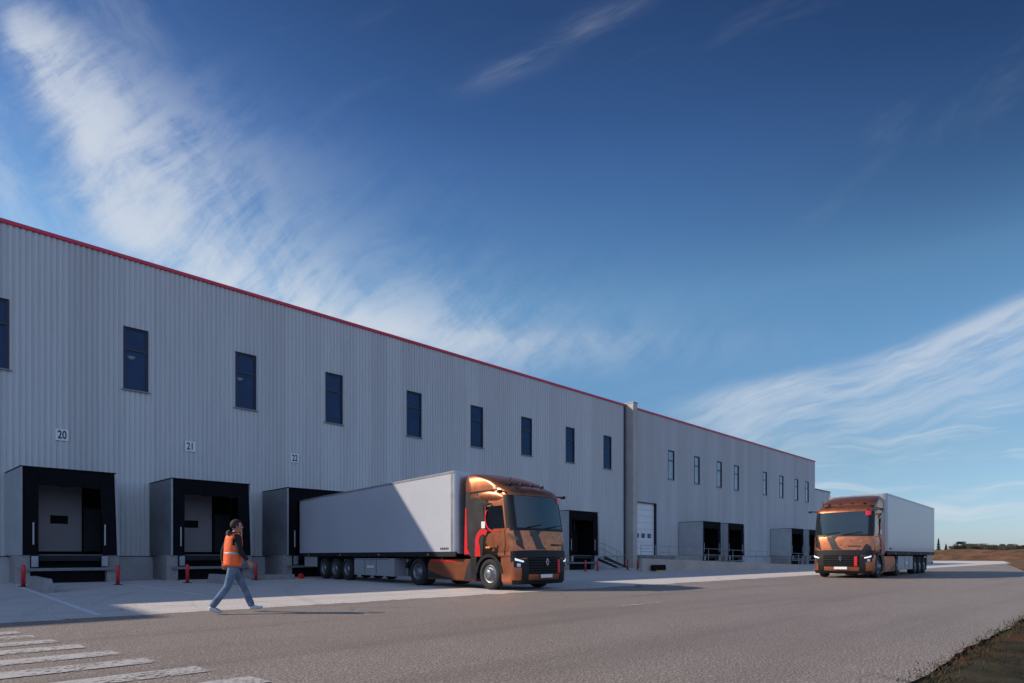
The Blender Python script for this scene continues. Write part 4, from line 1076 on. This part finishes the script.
# head: skull narrowing to the jaw, nose, brow, ears, lips; turned a little to his right
HC = Vector((.075, 0, 1.675)); TURN = R(-12)
def hs(p):
    k = max(0, -p.z / .12)
    p = Vector((p.x * (1 - .10 * k) + .012 * k, p.y * (1 - .30 * k), p.z))
    if p.x > .05: p.x -= (p.x - .05) * .25
    return Matrix.Rotation(TURN, 3, 'Z') @ p
def hp(x, y, z): return HC + Matrix.Rotation(TURN, 3, 'Z') @ Vector((x, y, z))
parts.append(ellipsoid(HC, .102, .078, .122, 24, 18, hs))
for c, rx, ry, rz in ((hp(.098, 0, -.018), .022, .013, .026), (hp(.085, 0, -.066), .014, .026, .011), (hp(.070, 0, -.098), .026, .028, .020), (hp(.083, 0, .028), .014, .05, .010),
                      (hp(-.005, .079, -.01), .018, .008, .032), (hp(-.005, -.079, -.01), .018, .008, .032)):
    parts.append(ellipsoid(c, rx, ry, rz, 12, 8))
bo = join_meshes('body', parts, MT['skin'], man)
for s in (-1, 1): 
    m_ = ellipsoid(hp(.084, s * .031, .006), .011, .013, .009, 10, 8); join_meshes('eye', [m_], MT['eye'], man)
def hairshape(p):
    p = Vector(p)
    if p.x > .03 and p.z < .055: p.x = .03 + (p.x - .03) * .15; p.y *= .96
    if p.z < -.03: p.z = -.03 + (p.z + .03) * .5; p *= .985
    return Matrix.Rotation(TURN, 3, 'Z') @ p
join_meshes('hair', [ellipsoid(HC + Vector((-.008, 0, .012)), .112, .086, .122, 24, 18, hairshape)], MT['hair'], man)
# hoodie: torso and sleeves
jk = [(0, 0, .86, (.13, .17)), P_('sp1', (.125, .165)), P_('sp2', (.12, .162)), P_('ch', (.112, .165)), (.035, 0, 1.49, .075), 
      P_('shL', .074), P_('elL', .056), mid('elL', 'wrL', .9, .040), P_('shR', .074), P_('elR', .056), mid('elR', 'wrR', .9, .040)]
hm = skin_obj('hoodie', jk, [(0, 1), (1, 2), (2, 3), (3, 4), (3, 5), (5, 6), (6, 7), (3, 8), (8, 9), (9, 10)], MT['jacket'], ret_mesh=True)
b = MB(); b.grid([[(cx_ + rx * math.cos(R(an)), ry * math.sin(R(an)), z + .012 * math.sin(R(3 * an))) for an in range(0, 361, 10)] for z, rx, ry, cx_ in ((.93, .128, .172, 0), (.915, .134, .176, 0), (.93, .138, .180, 0), (.97, .138, .180, 0), (1.06, .138, .182, 0), (1.2, .135, .178, .01))])
he = bpy.data.meshes.new('hem'); b.bm.to_mesh(he); b.bm.free()
join_meshes('hoodie', [hm, he], MT['jacket'], man)
skin_obj('hood', [(-.065, .09, 1.525, .036), (-.105, 0, 1.515, (.050, .060)), (-.065, -.09, 1.525, .036), (.02, -.10, 1.54, .030), (.02, .10, 1.54, .030), (.11, -.045, 1.495, .024), (.11, .045, 1.495, .024), (-.02, 0, 1.565, (.05, .07))], [(0, 1), (1, 2), (2, 3), (0, 4), (3, 5), (4, 6), (1, 7)], MT['hood'], man, root=1)
# jeans: slack legs with a break over the shoe
jn = [(.0, 0, 1.06, (.12, .16)), (0, 0, .90, (.125, .165)), P_('hipL', .102), mid('hipL', 'kneeL', .5, .090), P_('kneeL', .072), mid('kneeL', 'ankL', .4, .072), mid('kneeL', 'ankL', 1.04, .070),
      P_('hipR', .102), mid('hipR', 'kneeR', .5, .090), P_('kneeR', .072), mid('kneeR', 'ankR', .4, .072), mid('kneeR', 'ankR', 1.04, .070)]
skin_obj('jeans', jn, [(0, 1), (1, 2), (2, 3), (3, 4), (4, 5), (5, 6), (1, 7), (7, 8), (8, 9), (9, 10), (10, 11)], MT['jeans'], man)
# vest: open-sided shell lofted round the torso, with bands
def vring(z, rx, ry, cx, gap):
    """gap: half angle left open at each side (arm holes)"""
    return [(cx + rx * math.cos(R(an)), ry * math.sin(R(an)), z) for an in range(0, 361, 10)]
rings = [(.895, .150, .190, .0), (.94, .150, .192, .0), (1.00, .150, .194, .0), (1.06, .152, .195, .0), (1.14, .150, .190, .005), (1.22, .150, .192, .008), (1.30, .150, .196, .012), (1.36, .148, .196, .018), (1.42, .142, .192, .02), (1.47, .128, .180, .022), (1.51, .105, .150, .025), (1.535, .085, .115, .03)]
P = [vring(z + 0, rx, ry, cx, 0) for z, rx, ry, cx in rings]
def vskip(i, j):
    z = (rings[i][0] + rings[i + 1][0]) / 2; an = j * 10 + 5; an = abs((an + 180) % 360 - 180); side = abs(an - 90)
    return z > 1.27 and side < (34 if z < 1.44 else 24) and z < 1.50
vb = MB(); vb.grid(P, skip=vskip); vo = vb.build('vest', MT['vest'], man)
sm = vo.modifiers.new('thickness', 'SOLIDIFY'); sm.thickness = .008; sm.offset = 1
b = MB(); P = [vring(z, .157, .201, .004, 0) for z in (1.115, 1.165)]; b.grid(P); bd = b.build('reflective_band', MT['band'], vo)
bd.modifiers.new('thickness', 'SOLIDIFY').thickness = .006
# shoes
for s, a_, t_ in (('L', 'ankL', 'toeL'), ('R', 'ankR', 'toeR')):
    A_, T_ = Vector(J[a_]), Vector(J[t_]); d = (T_ - A_); d.z = 0; d.normalize()
    if s == 'L': pts = [tuple(A_ + Vector((-.06, 0, -.035))) + ((.046, .04),), tuple(A_ + Vector((.02, 0, -.03))) + ((.045, .05),), tuple(A_ + Vector((.12, 0, -.035))) + ((.045, .038),), tuple(A_ + Vector((.215, 0, -.025))) + ((.035, .028),), tuple(A_ + Vector((-.01, 0, .03))) + (.045,)]
    else: pts = [tuple(A_ + Vector((-.055, 0, -.02))) + ((.044, .04),), tuple(A_ + Vector((.01, 0, -.05))) + ((.045, .05),), tuple(A_ + Vector((.11, 0, -.085))) + ((.045, .036),), tuple(A_ + Vector((.20, 0, -.098))) + ((.035, .028),), tuple(A_ + Vector((-.005, 0, .03))) + (.045,)]
    skin_obj('shoe', pts, [(0, 1), (1, 2), (2, 3), (1, 4)], MT['shoe'], man, root=1)

# ------------------------------------------------------------------ trees far beyond the field
def tree(x, y, z0, h, w, conifer, label, m):
    t = thing('conifer' if conifer else 'bushy_tree', label, 'tree', (x, y, z0), random.uniform(0, 6), 'trees on the horizon')
    rnd = random.Random(int(x * 7 + y * 3))
    MB().tube((0, 0, 0), (.05, .03, h * .8), .16, .04, 8).build('trunk', MT['bark'], t)
    V, F = [], []
    cl = [(rnd.uniform(-.5, .5) * w, rnd.uniform(-.5, .5) * w, rnd.uniform(.35, .95) * h, rnd.uniform(.22, .42) * w) for _ in range(11)]
    for i in range(1500 if conifer else 2200):
        if conifer:
            k = rnd.random() ** .7; z = h * (.06 + .94 * k); rr = w * .5 * (1 - k) ** .8 * (.75 + .25 * math.sin(z * 7)) * rnd.random() ** .5; an = rnd.uniform(0, 6.283)
            c = Vector((rr * math.cos(an), rr * math.sin(an), z - rr * .25))
        else:
            q = rnd.choice(cl); v = Vector((rnd.gauss(0, 1), rnd.gauss(0, 1), rnd.gauss(0, 1))).normalized() * q[3] * rnd.random() ** .4
            c = Vector((q[0], q[1], q[2])) + Vector((v.x, v.y, v.z * .8))
            c.z = min(max(c.z, h * .12), h)
        s = rnd.uniform(.10, .24); a1 = Vector((rnd.gauss(0, 1), rnd.gauss(0, 1), rnd.gauss(0, 1))).normalized(); a2 = a1.orthogonal().normalized()
        n = len(V); V += [c + a1 * s, c + a2 * s * .6, c - a1 * s, c - a2 * s * .6]; F.append((n, n + 1, n + 2, n + 3))
    me = bpy.data.meshes.new('crown'); me.from_pydata(V, [], F); me.materials.append(m)
    o = bpy.data.objects.new('crown', me); COL.objects.link(o); o.parent = t
def far_pt(px, dist):
    """ground point at a bearing and distance from the camera post, used once to lay out the horizon trees"""
    k = (px - 512) / 600; v = Vector((ct, st)) + Vector((st, -ct)) * k; return CAM.x + v.x * dist, CAM.y + v.y * dist
specs = [(938.5, 215, 6.9, 1.9, 1), (946, 215, 4.9, 1.8, 1), (953, 230, 4.4, 4.4, 0), (961, 220, 5.9, 3.2, 0), (968, 235, 5.2, 5.0, 0), (976, 228, 5.3, 5.2, 0), (984, 240, 5.1, 5.5, 0), (991, 230, 4.7, 4.5, 0),
         (999, 236, 4.9, 5.0, 0), (1006, 225, 5.1, 4.5, 0), (1014, 238, 4.7, 5.5, 0), (1022, 230, 4.6, 5.0, 0), (1031, 235, 4.9, 5.5, 0)]
lab = {0: 'tall slim conifer just right of the oncoming trailer, tallest on the horizon', 1: 'short conifer right of the tall slim one', 3: 'peaked bushy tree, highest of the leafy ones on the horizon'}
for i, (px, d_, h_, w_, cf) in enumerate(specs):
    x, y = far_pt(px, d_)
    tree(x, y, 1.6, h_ - 1.6 + .4, w_, bool(cf), lab.get(i) or '%s bushy tree counted to the right from the short conifer' % ('first', 'peaked', 'second', 'third', 'fourth', 'fifth', 'sixth', 'seventh', 'eighth', 'ninth', 'tenth', 'eleventh')[i - 2], MT['leaf_dark'] if cf else MT['leaf_olive'])

bpy.context.view_layer.update()
